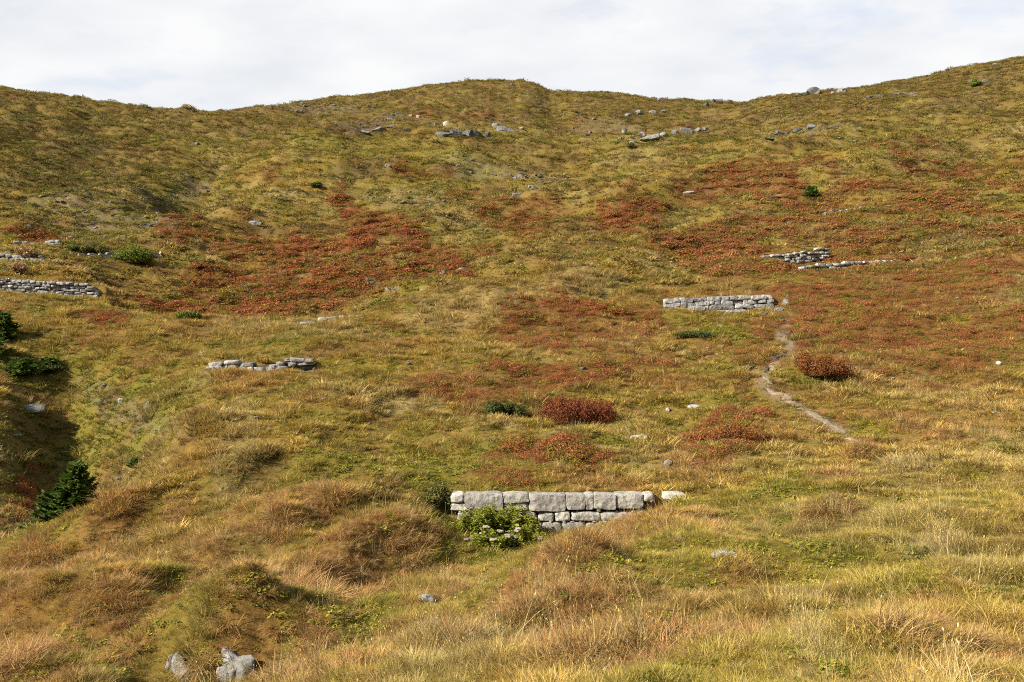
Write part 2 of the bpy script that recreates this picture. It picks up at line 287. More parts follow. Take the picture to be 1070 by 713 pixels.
def cover_map(x, y):
    """share of each kind of ground cover at world x, y; dark and brown also carry painted shade"""
    Y = np.hypot(x, y)
    q = 0.04 * Y + 1.0                                   # clumps grow with the size of the slope they stand on
    nA = fbm(x / 3.3, y / 4.2, 101, 3); nB = fbm(x / 9, y / 11, 111, 3); nC = fbm(x / 0.9, y / 0.9, 121, 2); nD = fbm(x / 30, y / 34, 131, 3)
    nE = fbm(x / 5.0, y / 6.0, 141, 3); nF = fbm(x / 1.6, y / 2.2, 151, 2); nG = fbm(x / 14, y / 12, 161, 3)
    F = {k: np.zeros_like(Y) for k in ('red', 'rust', 'straw', 'green', 'dark', 'stony')}
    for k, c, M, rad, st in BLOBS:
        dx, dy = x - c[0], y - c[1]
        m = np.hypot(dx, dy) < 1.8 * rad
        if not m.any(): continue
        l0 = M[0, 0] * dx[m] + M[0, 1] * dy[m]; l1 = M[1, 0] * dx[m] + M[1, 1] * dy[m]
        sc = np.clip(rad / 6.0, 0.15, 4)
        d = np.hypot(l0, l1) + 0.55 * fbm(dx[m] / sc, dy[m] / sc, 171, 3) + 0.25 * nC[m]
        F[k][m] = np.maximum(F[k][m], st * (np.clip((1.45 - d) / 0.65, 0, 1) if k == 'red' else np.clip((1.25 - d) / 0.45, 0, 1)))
    s = x / np.maximum(y, 1)
    east = sst(0.05, 0.45, s) * sst(26, 42, Y) * (1 - sst(95, 130, Y))
    F['red'] = np.maximum(F['red'], np.clip(0.30 * east + 1.7 * nE * (0.25 + 0.75 * east) * sst(20, 40, Y) * (1 - 0.6 * sst(100, 150, Y)) - 0.12, 0, 0.85))
    F['red'] = F['red'] * np.clip(1.02 + 1.1 * fbm(x / 3.0, y / 2.4, 221, 3), .5, 1.2) * np.clip(.95 + 1.0 * fbm(x / 7, y / 2.6, 225, 3), .4, 1.15)
    F['red'] = np.maximum(F['red'], np.clip((nG - 0.38) * 2.0, 0, 0.5) * sst(40, 60, Y))
    F['rust'] = np.maximum(F['rust'], np.clip((nA - 0.20) * 1.7, 0, 0.7) * (1 - 0.7 * sst(25, 60, Y)))
    F['rust'] = np.maximum(F['rust'], np.clip(.12 + 1.2 * fbm(x / 4, y / 3, 241, 3), 0, .6) * sst(18, 30, Y) * (1 - sst(85, 120, Y)))
    F['rust'] = np.maximum(F['rust'], np.clip(.26 + 1.5 * nC + .9 * nF, 0, .85) * sst(.0, -.14, x / np.maximum(y, 1)) * (1 - sst(16, 21, Y)))
    F['straw'] = np.maximum(F['straw'], np.clip((nB + 0.5 * nF - 0.06) * 1.4, 0, 0.75) * (.5 + .5 * sst(8, 22, Y)))
    F['green'] = np.maximum(F['green'], np.clip((-nE + 0.7 * nC - 0.04) * 1.6, 0, 0.85))
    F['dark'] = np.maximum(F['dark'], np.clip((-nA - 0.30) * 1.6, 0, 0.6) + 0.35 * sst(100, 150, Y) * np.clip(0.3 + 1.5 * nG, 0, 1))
    F['brown'] = np.maximum(sst(146, 168, Y) * np.clip(0.85 + .9 * nE + 0.5 * nG, .3, 1), sst(85, 140, Y) * sst(-.25, -.55, s) * np.clip(.6 + 1.2 * nE, 0, 1))  # left slope's brown is part heath, part shade painted where it turns from sun
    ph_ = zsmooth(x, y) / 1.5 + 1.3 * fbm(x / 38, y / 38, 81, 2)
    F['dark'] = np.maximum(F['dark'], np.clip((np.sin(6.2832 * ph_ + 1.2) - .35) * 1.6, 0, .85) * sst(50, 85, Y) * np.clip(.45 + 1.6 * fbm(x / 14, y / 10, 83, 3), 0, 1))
    F['brown'] = np.maximum(F['brown'], np.clip((fbm(x / 2.6, y / 3.2, 181, 3) - 0.1) * 1.6, 0, 0.7))
    F['green'] = np.maximum(F['green'], np.clip(.22 + .9 * nC + .5 * nF, 0, .7) * (1 - sst(11, 19, Y)) * sst(-.12, .05, x / np.maximum(y, 1)))
    st1 = fbm(x / 13, y / 5.5, 191, 3); st2 = fbm(x / 4.5, y / 1.9, 195, 3); far = sst(38, 80, Y)
    F['dark'] = np.maximum(F['dark'], np.clip((st2 - .20) * 2.6, 0, .85) * (.35 + .65 * far))
    F['dark'] = np.maximum(F['dark'], np.clip((fbm(x / 1.3, y / 1.5, 197, 2) - .34) * 3, 0, .75) * (1 - far))  # small dark tufts painted in for the shade between tufts
    F['brown'] = np.maximum(F['brown'], np.clip((st1 - .04) * 2.6, 0, .95) * far)
    F['straw'] = np.maximum(F['straw'], np.clip((-st1 + .6 * st2 - .05) * 2.0, 0, .9) * far)
    F['east'] = east + 0.3 * sst(0, .2, s) * (1 - east)
    F['green'] = F['green'] * (1 - .85 * F['brown'])
    F['gap'] = np.clip(.85 + 1.2 * fbm(x / .55, y / .55, 231, 2), .35, 1) * (1 - far) + far * np.clip(.75 + 1.0 * st2, .3, 1)
    F['clump'] = np.clip(.85 + 1.9 * fbm(x / 1.1, y / 1.1, 199, 2) + .5 * nA + .5 * perlin(x / .4, y / .4, 207), .3, 1.9)
    F['hue'] = 0.52 + (0.9 - .5 * far) * nF + 0.6 * nB + .5 * far * nG + .5 * far * st1
    return F
PAL = {  # base colours of the dry and living leaves
 'olive': (.225,.164,.018), 'ochre': (.390,.258,.036), 'straw': (.44,.345,.155), 'rust': (.315,.150,.052), 'red': (.225,.064,.024), 'redor': (.31,.105,.032),
 'brown': (.112,.068,.028), 'green': (.145,.150,.016), 'dark': (.034,.046,.012), 'stone': (.30,.29,.27), 'soil': (.075,.055,.022)}
PAL = {k: np.array(v) for k, v in PAL.items()}
PATH_PX = [(925,470),(892,459),(872,446),(850,433),(828,421),(812,411),(803,402),(799,392),(806,380),(818,371),(826,359),(815,350),(822,341),(818,330)]
PATH_W = [at(a, b)[:2] for a, b in PATH_PX]
TRACK_PX = [(326,394),(352,402),(385,411),(425,421),(470,431),(540,446),(600,460),(650,470)]
TRACK_W = [at(a, b)[:2] for a, b in TRACK_PX]
# ------------------------------------------------------------------ materials
def mat(name):
    m = bpy.data.materials.new(name); m.use_nodes = True
    nt = m.node_tree; nt.nodes.clear()
    return m, nt.nodes, nt.links
def nodes(N, L):
    def nd(t, ins=None, **k):
        n = N.new(t)
        for a, b in k.items(): setattr(n, a, b)
        for a, b in (ins or {}).items():
            if isinstance(b, bpy.types.NodeSocket): L.new(b, n.inputs[a])
            else: n.inputs[a].default_value = b
        return n
    return nd
def leaf_shader(nd, N, L, colour, trans=0.35, rough=0.6):
    d = nd('ShaderNodeBsdfDiffuse', {'Color': colour}); t = nd('ShaderNodeBsdfTranslucent', {'Color': colour})
    g = nd('ShaderNodeBsdfGlossy', {'Roughness': rough, 'Color': (.5, .5, .45, 1)})
    mx = nd('ShaderNodeMixShader', {0: trans, 1: d.outputs[0], 2: t.outputs[0]})
    m2 = nd('ShaderNodeMixShader', {0: 0.015, 1: mx.outputs[0], 2: g.outputs[0]})
    o = nd('ShaderNodeOutputMaterial', {0: m2.outputs[0]})
def make_grass_mat():
    """each tuft carries two colours; every blade picks between them, and pales to its tip"""
    m, N, L = mat('grass_blades'); nd = nodes(N, L)
    a = nd('ShaderNodeAttribute', attribute_type='INSTANCER', attribute_name='tint')
    b = nd('ShaderNodeAttribute', attribute_type='INSTANCER', attribute_name='tint2')
    r = nd('ShaderNodeAttribute', attribute_type='GEOMETRY', attribute_name='b')
    t = nd('ShaderNodeAttribute', attribute_type='GEOMETRY', attribute_name='t')
    f = nd('ShaderNodeMapRange', {'Value': r.outputs['Fac'], 'From Min': 0.45, 'From Max': 0.95})
    mx = nd('ShaderNodeMix', {'Factor': f.outputs[0], 'A': a.outputs['Color'], 'B': b.outputs['Color']}, data_type='RGBA')
    v = nd('ShaderNodeMath', {0: r.outputs['Fac'], 1: 17.3}, operation='MULTIPLY'); v = nd('ShaderNodeMath', {0: v.outputs[0]}, operation='FRACT')
    v2 = nd('ShaderNodeMapRange', {'Value': v.outputs[0], 'To Min': 0.72, 'To Max': 1.32})
    tv = nd('ShaderNodeMapRange', {'Value': t.outputs['Fac'], 'To Min': 0.88, 'To Max': 1.12})
    pr = nd('ShaderNodeMath', {0: v2.outputs[0], 1: tv.outputs[0]}, operation='MULTIPLY')
    sc = nd('ShaderNodeVectorMath', {0: mx.outputs['Result'], 'Scale': pr.outputs[0]}, operation='SCALE')
    leaf_shader(nd, N, L, sc.outputs[0]); return m
def make_leaf_mat(name, c1, c2, trans=0.3):
    m, N, L = mat(name); nd = nodes(N, L)
    r = nd('ShaderNodeAttribute', attribute_type='GEOMETRY', attribute_name='b')
    mx = nd('ShaderNodeMix', {'Factor': r.outputs['Fac'], 'A': (*c1, 1), 'B': (*c2, 1)}, data_type='RGBA')
    leaf_shader(nd, N, L, mx.outputs['Result'], trans); return m
def make_rock_mat(name, c1, c2, c3, scale=1.0, bump=0.6):
    m, N, L = mat(name); nd = nodes(N, L)
    g = nd('ShaderNodeNewGeometry'); mp_ = nd('ShaderNodeMapping', {0: g.outputs['Position'], 'Scale': (scale, scale, scale)})
    n1 = nd('ShaderNodeTexNoise', {'Vector': mp_.outputs[0], 'Scale': 1.6, 'Detail': 8, 'Roughness': 0.65})
    n2 = nd('ShaderNodeTexNoise', {'Vector': mp_.outputs[0], 'Scale': 9.0, 'Detail': 6, 'Roughness': 0.7})
    n3 = nd('ShaderNodeTexVoronoi', {'Vector': mp_.outputs[0], 'Scale': 4.5})
    ri = nd('ShaderNodeAttribute', attribute_type='GEOMETRY', attribute_name='b')
    r1 = nd('ShaderNodeMapRange', {'Value': n1.outputs['Fac'], 'From Min': 0.35, 'From Max': 0.65})
    m1 = nd('ShaderNodeMix', {'Factor': r1.outputs[0], 'A': (*c1, 1), 'B': (*c2, 1)}, data_type='RGBA')
    r2 = nd('ShaderNodeMapRange', {'Value': n2.outputs['Fac'], 'From Min': 0.52, 'From Max': 0.66, 'To Max': 0.9})
    m2 = nd('ShaderNodeMix', {'Factor': r2.outputs[0], 'A': m1.outputs['Result'], 'B': (*c3, 1)}, data_type='RGBA')
    v = nd('ShaderNodeMapRange', {'Value': ri.outputs['Fac'], 'To Min': 0.62, 'To Max': 1.2})
    sc = nd('ShaderNodeVectorMath', {0: m2.outputs['Result'], 'Scale': v.outputs[0]}, operation='SCALE')
    ad = nd('ShaderNodeMath', {0: n2.outputs['Fac'], 1: n3.outputs['Distance']}, operation='ADD')
    bp = nd('ShaderNodeBump', {'Height': ad.outputs[0], 'Strength': bump, 'Distance': 0.06 / scale})
    p = nd('ShaderNodeBsdfPrincipled', {'Base Color': sc.outputs[0], 'Roughness': 0.9, 'Normal': bp.outputs[0]}); p.inputs['Specular IOR Level'].default_value = 0.15
    nd('ShaderNodeOutputMaterial', {0: p.outputs[0]}); return m
def make_plain(name, c1, c2, scale=8.0, rough=0.9, bump=0.3):
    m, N, L = mat(name); nd = nodes(N, L)
    g = nd('ShaderNodeNewGeometry'); n1 = nd('ShaderNodeTexNoise', {'Vector': g.outputs['Position'], 'Scale': scale, 'Detail': 7, 'Roughness': 0.7})
    r1 = nd('ShaderNodeMapRange', {'Value': n1.outputs['Fac'], 'From Min': 0.35, 'From Max': 0.65})
    m1 = nd('ShaderNodeMix', {'Factor': r1.outputs[0], 'A': (*c1, 1), 'B': (*c2, 1)}, data_type='RGBA')
    bp = nd('ShaderNodeBump', {'Height': n1.outputs['Fac'], 'Strength': bump, 'Distance': 0.03})
    p = nd('ShaderNodeBsdfPrincipled', {'Base Color': m1.outputs['Result'], 'Roughness': rough, 'Normal': bp.outputs[0]}); p.inputs['Specular IOR Level'].default_value = 0.1
    nd('ShaderNodeOutputMaterial', {0: p.outputs[0]}); return m
def make_ground_mat():
    m, N, L = mat('hillside_turf'); nd = nodes(N, L)
    a = nd('ShaderNodeAttribute', attribute_type='GEOMETRY', attribute_name='tint')
    g = nd('ShaderNodeNewGeometry')
    n1 = nd('ShaderNodeTexNoise', {'Vector': g.outputs['Position'], 'Scale': 6.0, 'Detail': 8, 'Roughness': 0.75})
    n2 = nd('ShaderNodeTexNoise', {'Vector': g.outputs['Position'], 'Scale': 0.9, 'Detail': 8, 'Roughness': 0.7})
    v = nd('ShaderNodeMapRange', {'Value': n1.outputs['Fac'], 'From Min': 0.3, 'From Max': 0.7, 'To Min': 0.55, 'To Max': 1.25})
    sc = nd('ShaderNodeVectorMath', {0: a.outputs['Color'], 'Scale': v.outputs[0]}, operation='SCALE')
    ad = nd('ShaderNodeMath', {0: n1.outputs['Fac'], 1: n2.outputs['Fac']}, operation='ADD')
    bp = nd('ShaderNodeBump', {'Height': ad.outputs[0], 'Strength': 0.8, 'Distance': 0.12})
    d = nd('ShaderNodeBsdfDiffuse', {'Color': sc.outputs[0], 'Normal': bp.outputs[0]})
    nd('ShaderNodeOutputMaterial', {0: d.outputs[0]}); return m
M_GRASS = make_grass_mat(); M_GROUND = make_ground_mat()
M_WALL = make_rock_mat('pale_wall_stone', (.23,.215,.185), (.36,.33,.275), (.12,.115,.105), 1.6, .9)
M_WALLFAR = make_rock_mat('grey_wall_stone', (.19,.183,.172), (.33,.315,.285), (.09,.087,.083), 0.9, .9)
M_ROCK = make_rock_mat('weathered_rock', (.11,.105,.095), (.22,.21,.185), (.055,.052,.045), 0.9, .9)
M_ROCKPALE = make_rock_mat('pale_lichened_rock', (.19,.18,.155), (.33,.315,.275), (.08,.075,.062), 1.2, .9)
M_CLIFF = make_rock_mat('dark_cliff_rock', (.05,.048,.045), (.12,.115,.10), (.20,.19,.165), 0.5, .9)
M_EARTH = make_plain('trodden_earth', (.095,.070,.043), (.25,.19,.13), 5.0)
M_CORE = make_plain('wall_core_rubble', (.035,.03,.025), (.07,.06,.05), 9.0)
M_BARK = make_plain('bark', (.06,.045,.03), (.12,.09,.065), 20.0)
M_STEM = make_plain('grey_twigs', (.13,.11,.09), (.22,.19,.16), 20.0)
M_SPRUCE = make_leaf_mat('spruce_needles', (.030,.060,.010), (.11,.155,.024), 0.35)
M_ALDER = make_leaf_mat('green_bush_leaves', (.055,.080,.012), (.16,.185,.026), 0.35)
M_OLIVEBUSH = make_leaf_mat('olive_bush_leaves', (.075,.075,.018), (.15,.13,.035), 0.3)
M_JUNIPER = make_leaf_mat('dark_shrub_leaves', (.030,.045,.012), (.085,.10,.024), 0.3)
M_REDSHRUB = make_leaf_mat('red_shrub_leaves', (.10,.030,.013), (.215,.066,.024), 0.3)
M_RUSTSHRUB = make_leaf_mat('rusty_shrub_leaves', (.085,.042,.014), (.25,.085,.022), 0.3)
M_WEED = make_leaf_mat('weed_leaves', (.14,.18,.018), (.36,.35,.042), 0.45)
M_SEED = make_leaf_mat('dry_flower_heads', (.20,.155,.11), (.42,.36,.29), 0.3)
M_DRYTUFT = make_leaf_mat('dry_grass_blades', (.25,.145,.06), (.45,.30,.13), 0.3)

# ------------------------------------------------------------------ mesh building
def link(o, parent=None):
    COL.objects.link(o)
    if parent is not None: o.parent = parent
    return o
def mesh_obj(name, V, F, material, parent=None, b=None, t=None, smooth=True, sharp=None, colname=None, colour=None, do_link=True):
    me = bpy.data.meshes.new(name)
    V = np.asarray(V, float)
    me.from_pydata(V.tolist(), [], F if isinstance(F, list) else F.tolist()); me.update()
    if b is not None:
        a = me.attributes.new('b', 'FLOAT', 'POINT'); a.data.foreach_set('value', np.asarray(b, np.float32))
    if t is not None:
        a = me.attributes.new('t', 'FLOAT', 'POINT'); a.data.foreach_set('value', np.asarray(t, np.float32))
    me.polygons.foreach_set('use_smooth', np.full(len(me.polygons), smooth))
    if sharp: me.set_sharp_from_angle(angle=math.radians(sharp))
    me.materials.append(material)
    o = bpy.data.objects.new(name, me)
    if do_link: link(o, parent)
    return o
def tag(o, label=None, cat=None, group=None, kind=None):
    for k, v in (('label', label), ('category', cat), ('group', group), ('kind', kind)):
        if v: o[k] = v
    return o
def empty(name, loc, label, cat, group=None, rz=0.0):
    o = bpy.data.objects.new(name, None); o.location = loc; o.rotation_euler = (0, 0, rz); o.empty_display_size = 0.2
    COL.objects.link(o); return tag(o, label, cat, group)
class Acc:
    def __init__(s): s.V, s.F, s.B, s.T, s.n = [], [], [], [], 0
    def add(s, V, F, b=0.5, t=None):
        V = np.asarray(V, float); s.V.append(V); s.F.extend([tuple(int(i) + s.n for i in f) for f in F])
        s.B.append(np.full(len(V), b) if np.isscalar(b) else np.asarray(b)); s.T.append(np.zeros(len(V)) if t is None else np.asarray(t)); s.n += len(V)
    def build(s, name, material, parent=None, **k):
        return mesh_obj(name, np.concatenate(s.V), s.F, material, parent, b=np.concatenate(s.B), t=np.concatenate(s.T), **k)
_cube = {}
def cube_grid(n):
    if n in _cube: return _cube[n]
    idx, V, F = {}, [], []
    def vid(p):
        k = tuple(p)
        if k not in idx: idx[k] = len(V); V.append(p)
        return idx[k]
    for ax in range(3):
        for sgn in (0, n):
            for i in range(n):
                for j in range(n):
                    q = []
                    for (a, c) in ((i, j), (i + 1, j), (i + 1, j + 1), (i, j + 1)):
                        p = [0, 0, 0]; p[ax] = sgn; p[(ax + 1) % 3] = a; p[(ax + 2) % 3] = c; q.append(vid(p))
                    F.append(tuple(q) if sgn == n else tuple(reversed(q)))
    _cube[n] = (np.array(V, float) / n * 2 - 1, F); return _cube[n]
def stone(r, size, n=4, k=7.0, rough=0.06, cuts=4, cutd=(0.72, 0.95)):
    """one weathered block: a rounded box, knocked about, with a few flats broken off; size = full extents"""
    P, F = cube_grid(n)
    q = P / ((np.abs(P) ** k).sum(1) ** (1 / k))[:, None]
    for c in range(cuts):
        d = r.normal(size=3); d /= np.linalg.norm(d); lim = np.abs(q @ d).max() * r.uniform(*cutd)
        ex = np.maximum(q @ d - lim, 0); q = q - ex[:, None] * d
    ph = r.uniform(0, 6.28, (3, 3, 3)); w = r.normal(size=(3, 3, 3)) * np.array([1.6, 3.4, 6.5])[:, None, None]
    dsp = np.zeros_like(q)
    for o in range(3):
        for c in range(3): dsp[:, c] += (0.6 ** o) * np.sin(q @ w[o, c] + ph[o, c, 0])
    q = q + rough * dsp
    return q * np.asarray(size) / 2, F
def rotz(V, a):
    c, s = math.cos(a), math.sin(a); V = np.asarray(V, float)
    return np.stack((V[:, 0] * c - V[:, 1] * s, V[:, 0] * s + V[:, 1] * c, V[:, 2]), 1)
def rot3(V, e): return np.asarray(V) @ np.array(__import__('mathutils').Euler(e).to_matrix()).T

# ------------------------------------------------------------------ the ground: one sheet, round the viewer and over the ridge
def build_ground():
    ph_in = np.linspace(-0.80, 0.80, 900); ph_out = np.linspace(0.80, 2 * math.pi - 0.80, 90)[1:-1]
    ph = np.concatenate((ph_in, ph_out)); nr = 900
    rr = np.exp(np.linspace(math.log(0.6), math.log(420), nr))
    PH, RR = np.meshgrid(ph, rr, indexing='ij')
    x, y = RR * np.sin(PH), RR * np.cos(PH); z = height(x.ravel(), y.ravel()).reshape(x.shape)
    V = np.stack((x, y, z), -1).reshape(-1, 3); na = len(ph)
    V = np.concatenate((V, [[0, 0, float(height(np.array([0.0]), np.array([0.01]))[0])]]))
    i = np.arange(na); i2 = (i + 1) % na; j = np.arange(nr - 1)
    I, J = np.meshgrid(i, j, indexing='ij'); I2 = np.broadcast_to(i2[:, None], I.shape)
    q = np.stack((I * nr + J, I * nr + J + 1, I2 * nr + J + 1, I2 * nr + J), -1).reshape(-1, 4)
    tri = np.stack((np.full(na, na * nr), i * nr, i2 * nr), -1)
    me = bpy.data.meshes.new('hillside')
    me.vertices.add(len(V)); me.vertices.foreach_set('co', V.astype(np.float32).ravel())
    nl = q.size + tri.size; me.loops.add(nl); me.loops.foreach_set('vertex_index', np.concatenate((q.ravel(), tri.ravel())).astype(np.int32))
    npol = len(q) + len(tri); me.polygons.add(npol)
    me.polygons.foreach_set('loop_start', np.concatenate((np.arange(len(q)) * 4, len(q) * 4 + np.arange(len(tri)) * 3)).astype(np.int32))
    me.update(calc_edges=True); me.validate()
    x, y = V[:, 0], V[:, 1]; F = cover_map(x, y)
    c = PAL['soil'] * 0.75 + PAL['ochre'] * 0.25
    c = np.repeat(c[None], len(V), 0)
    def over(k, col, a):
        nonlocal c
        f = np.clip(F[k] * a, 0, 1)[:, None]; c = c * (1 - f) + col * f
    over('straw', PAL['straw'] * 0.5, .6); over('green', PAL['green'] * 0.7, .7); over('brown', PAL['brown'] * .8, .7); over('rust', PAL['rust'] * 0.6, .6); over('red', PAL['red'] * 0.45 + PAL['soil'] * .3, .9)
    over('stony', PAL['stone'] * 0.28, .8)
    f = np.clip(1.3 - dist_poly(x, y, PATH_W) / .45, 0, 1)[:, None]; c = c * (1 - f) + np.array((.17, .125, .080)) * f
    f = np.clip(1 - dist_poly(x, y, TRACK_W) / 0.4, 0, 1)[:, None]; c = c * (1 - .5 * f) + PAL['straw'] * 0.3 * f
    a = me.attributes.new('tint', 'FLOAT_COLOR', 'POINT'); a.data.foreach_set('color', np.concatenate((c, np.ones((len(V), 1))), 1).astype(np.float32).ravel())
    me.polygons.foreach_set('use_smooth', np.ones(npol, bool)); me.materials.append(M_GROUND)
    o = bpy.data.objects.new('hillside', me); link(o); o['kind'] = 'structure'
    return o
build_ground()

# ------------------------------------------------------------------ tufts of grass and low shrub (sources for the ground cover)
def blades(r, n, R, h, wd, lean=(0.1, 0.5), curl=(0.1, 0.6), bias=0.0, seg=3, hvar=0.45, tip=None):
    """n curved blades growing from a disc of radius R; bias leans them all to +x (down the slope)"""
    A = Acc()
    for i in range(n):
        a = r.uniform(0, 6.283); rad = R * math.sqrt(r.uniform()); base = np.array((rad * math.cos(a), rad * math.sin(a), -0.04))
        az = a + r.normal() * 0.7; d = np.array((math.cos(az) + bias * 1.6, math.sin(az), 0)); d /= np.linalg.norm(d) + 1e-6
        L = h * r.uniform(1 - hvar, 1 + hvar * 0.6); ln = r.uniform(*lean) + bias * 0.25; cu = r.uniform(*curl)
        side = np.array((-d[1], d[0], 0)); tw = r.uniform(-0.9, 0.9); side = side * math.cos(tw) + d * math.sin(tw)
        P, T = [], []
        p = base.copy(); ang = ln
        for s in range(seg + 1):
            f = s / seg; wv = wd * (1 - f) ** 0.7 * r.uniform(0.85, 1.15)
            if s == seg: P.append(p.copy()); T.append(1.0)
            else: P += [p - side * wv / 2, p + side * wv / 2]; T += [f, f]
            p = p + (d * math.sin(ang) + np.array((0, 0, math.cos(ang)))) * L / seg; ang += cu * 2.2 / seg
        F = [(2 * s, 2 * s + 1, 2 * s + 3, 2 * s + 2) for s in range(seg - 1)] + [(2 * seg - 2, 2 * seg - 1, 2 * seg)]
        A.add(P, F, r.uniform(), T)
        if tip:                                            # a seed head on the stalk
            e = P[-1]; up = np.array(P[-1]) - np.array(P[-2]); up /= np.linalg.norm(up) + 1e-6
            A.add([e - up * tip, e + side * tip * 0.22, e + up * tip * 0.9, e - side * tip * 0.22], [(0, 1, 2, 3)], r.uniform(0.7, 1), [1, 1, 1, 1])
    return A
def leafy(r, n, R, h, ls, flat=0.5, stems=0):
    """a low dome of n small leaves"""
    A = Acc()
    for i in range(n):
        a = r.uniform(0, 6.283); u = r.uniform() ** 0.5; rad = R * u * r.uniform(0.8, 1.1)
        top = h * (1 - 0.75 * u ** 2.2); zz = top * (1 - 0.75 * r.uniform() ** 2.0)
        c = np.array((rad * math.cos(a), rad * math.sin(a), zz))
        nrm = np.array((math.cos(a) * u, math.sin(a) * u, flat)) + r.normal(size=3) * 0.45; nrm /= np.linalg.norm(nrm)
        t1 = np.cross(nrm, r.normal(size=3)); t1 /= np.linalg.norm(t1); t2 = np.cross(nrm, t1); s = ls * r.uniform(0.6, 1.3)
        A.add([c - t1 * s, c - t2 * s * 0.5, c + t1 * s, c + t2 * s * 0.5], [(0, 1, 2, 3)], r.uniform(), [zz / h] * 4)
    return A
pr = np.random.default_rng(21)
def collection(name, makers):
    c = bpy.data.collections.new(name)
    for i, A in enumerate(makers):
        o = A.build(name + '_%02d' % i, M_GRASS, do_link=False, smooth=False); c.objects.link(o)
    return c
# unit tufts (about 1 m tall, scaled down where they stand)
C_GRASS = collection('grass_tuft', [blades(pr, 34, .55, 1, .075, (.1, .75), (.1, .7), .35) for _ in range(4)] + [blades(pr, 26, .75, .8, .09, (.3, 1.1), (.2, .8), .2) for _ in range(2)])
C_LAWN = collection('fine_grass_tuft', [blades(pr, 60, .6, 1, .034, (.1, .9), (.1, .9), .3) for _ in range(5)])
C_FAR = collection('turf_tuft', [blades(pr, 15, .75, 1, .22, (.2, .9), (.1, .6), .25, seg=2) for _ in range(4)])
C_TUSSOCK = collection('tussock_tuft', [blades(pr, 80, .55, 1.15, .032, (.1, 1.1), (.1, 1.2), .35, seg=4, hvar=.65) for _ in range(5)])
C_STRAW = collection('straw_tuft', [blades(pr, 26, .30, 1.25, .022, (.0, .38), (.0, .35), .15, tip=.06) for _ in range(3)] + [blades(pr, 40, .35, 1.0, .028, (.1, .8), (.2, .9), .3) for _ in range(2)])
C_SHRUB = collection('shrub_sprig', [leafy(pr, 210, 1.0, .7, .072) for _ in range(4)])
C_SHRUBFAR = collection('shrub_clump', [leafy(pr, 100, 1.0, .7, .115) for _ in range(3)])
C_HERB = collection('herb_leaf', [leafy(pr, 36, .8, .5, .17, flat=1.0) for _ in range(3)])

def scatter(name, coll, nproto, P, rot, scl, tint, tint2, label=None):
    me = bpy.data.meshes.new(name); n = len(P)
    me.vertices.add(n); me.vertices.foreach_set('co', P.astype(np.float32).ravel())
    def at_(nm, ty, key, v): a = me.attributes.new(nm, ty, 'POINT'); a.data.foreach_set(key, np.ascontiguousarray(v).ravel())
    at_('rot', 'FLOAT_VECTOR', 'vector', rot.astype(np.float32)); at_('scl', 'FLOAT_VECTOR', 'vector', scl.astype(np.float32))
    at_('pick', 'INT', 'value', rng.integers(0, nproto, n).astype(np.int32))
    one = np.ones((n, 1))
    at_('tint', 'FLOAT_COLOR', 'color', np.concatenate((tint, one), 1).astype(np.float32)); at_('tint2', 'FLOAT_COLOR', 'color', np.concatenate((tint2, one), 1).astype(np.float32))
    o = bpy.data.objects.new(name, me); link(o); o['kind'] = 'stuff'
    if label: o['label'] = label
    g = bpy.data.node_groups.new(name + '_scatter', 'GeometryNodeTree')
    g.interface.new_socket('Geometry', in_out='INPUT', socket_type='NodeSocketGeometry'); g.interface.new_socket('Geometry', in_out='OUTPUT', socket_type='NodeSocketGeometry')
    N, L = g.nodes, g.links
    gi, go = N.new('NodeGroupInput'), N.new('NodeGroupOutput')
    ci = N.new('GeometryNodeCollectionInfo'); ci.inputs['Collection'].default_value = coll; ci.inputs['Separate Children'].default_value = True; ci.inputs['Reset Children'].default_value = True
    ip = N.new('GeometryNodeInstanceOnPoints'); ip.inputs['Pick Instance'].default_value = True
    def na(nm, ty): a = N.new('GeometryNodeInputNamedAttribute'); a.data_type = ty; a.inputs['Name'].default_value = nm; return a.outputs['Attribute']
    er = N.new('FunctionNodeEulerToRotation'); L.new(na('rot', 'FLOAT_VECTOR'), er.inputs[0])
    L.new(gi.outputs[0], ip.inputs['Points']); L.new(ci.outputs[0], ip.inputs['Instance']); L.new(na('pick', 'INT'), ip.inputs['Instance Index'])
    L.new(er.outputs[0], ip.inputs['Rotation']); L.new(na('scl', 'FLOAT_VECTOR'), ip.inputs['Scale'])
    L.new(ip.outputs[0], go.inputs[0])
    md = o.modifiers.new('scatter', 'NODES'); md.node_group = g
    return o
KEEPOUT = []                                              # boulders: no tuft on top of them (x, y, radius)
def plant(dens, ymin, ymax, seed):
    """positions with a spacing that widens with distance; drops what stands on walls, paths and boulders"""
    r = np.random.default_rng(seed)
    ly = np.linspace(math.log(ymin), math.log(ymax), 400); Yg = np.exp(ly)
    wgt = Yg ** 2 / FPX / (dens * Yg ** 0.55) ** 2; cdf = np.concatenate(([0], np.cumsum((wgt[1:] + wgt[:-1]) / 2 * np.diff(ly))))
    n = int(cdf[-1] * 2130); Y = np.exp(np.interp(r.uniform(0, cdf[-1], n), cdf, ly)); px = r.uniform(-530, 1600, n)
    k = (px > -130 - 2600 / Y) & (px < 1200 + 2600 / Y); px, Y = px[k], Y[k]      # a few metres to spare on either side
    return (px - CX) / FPX * Y, Y, r
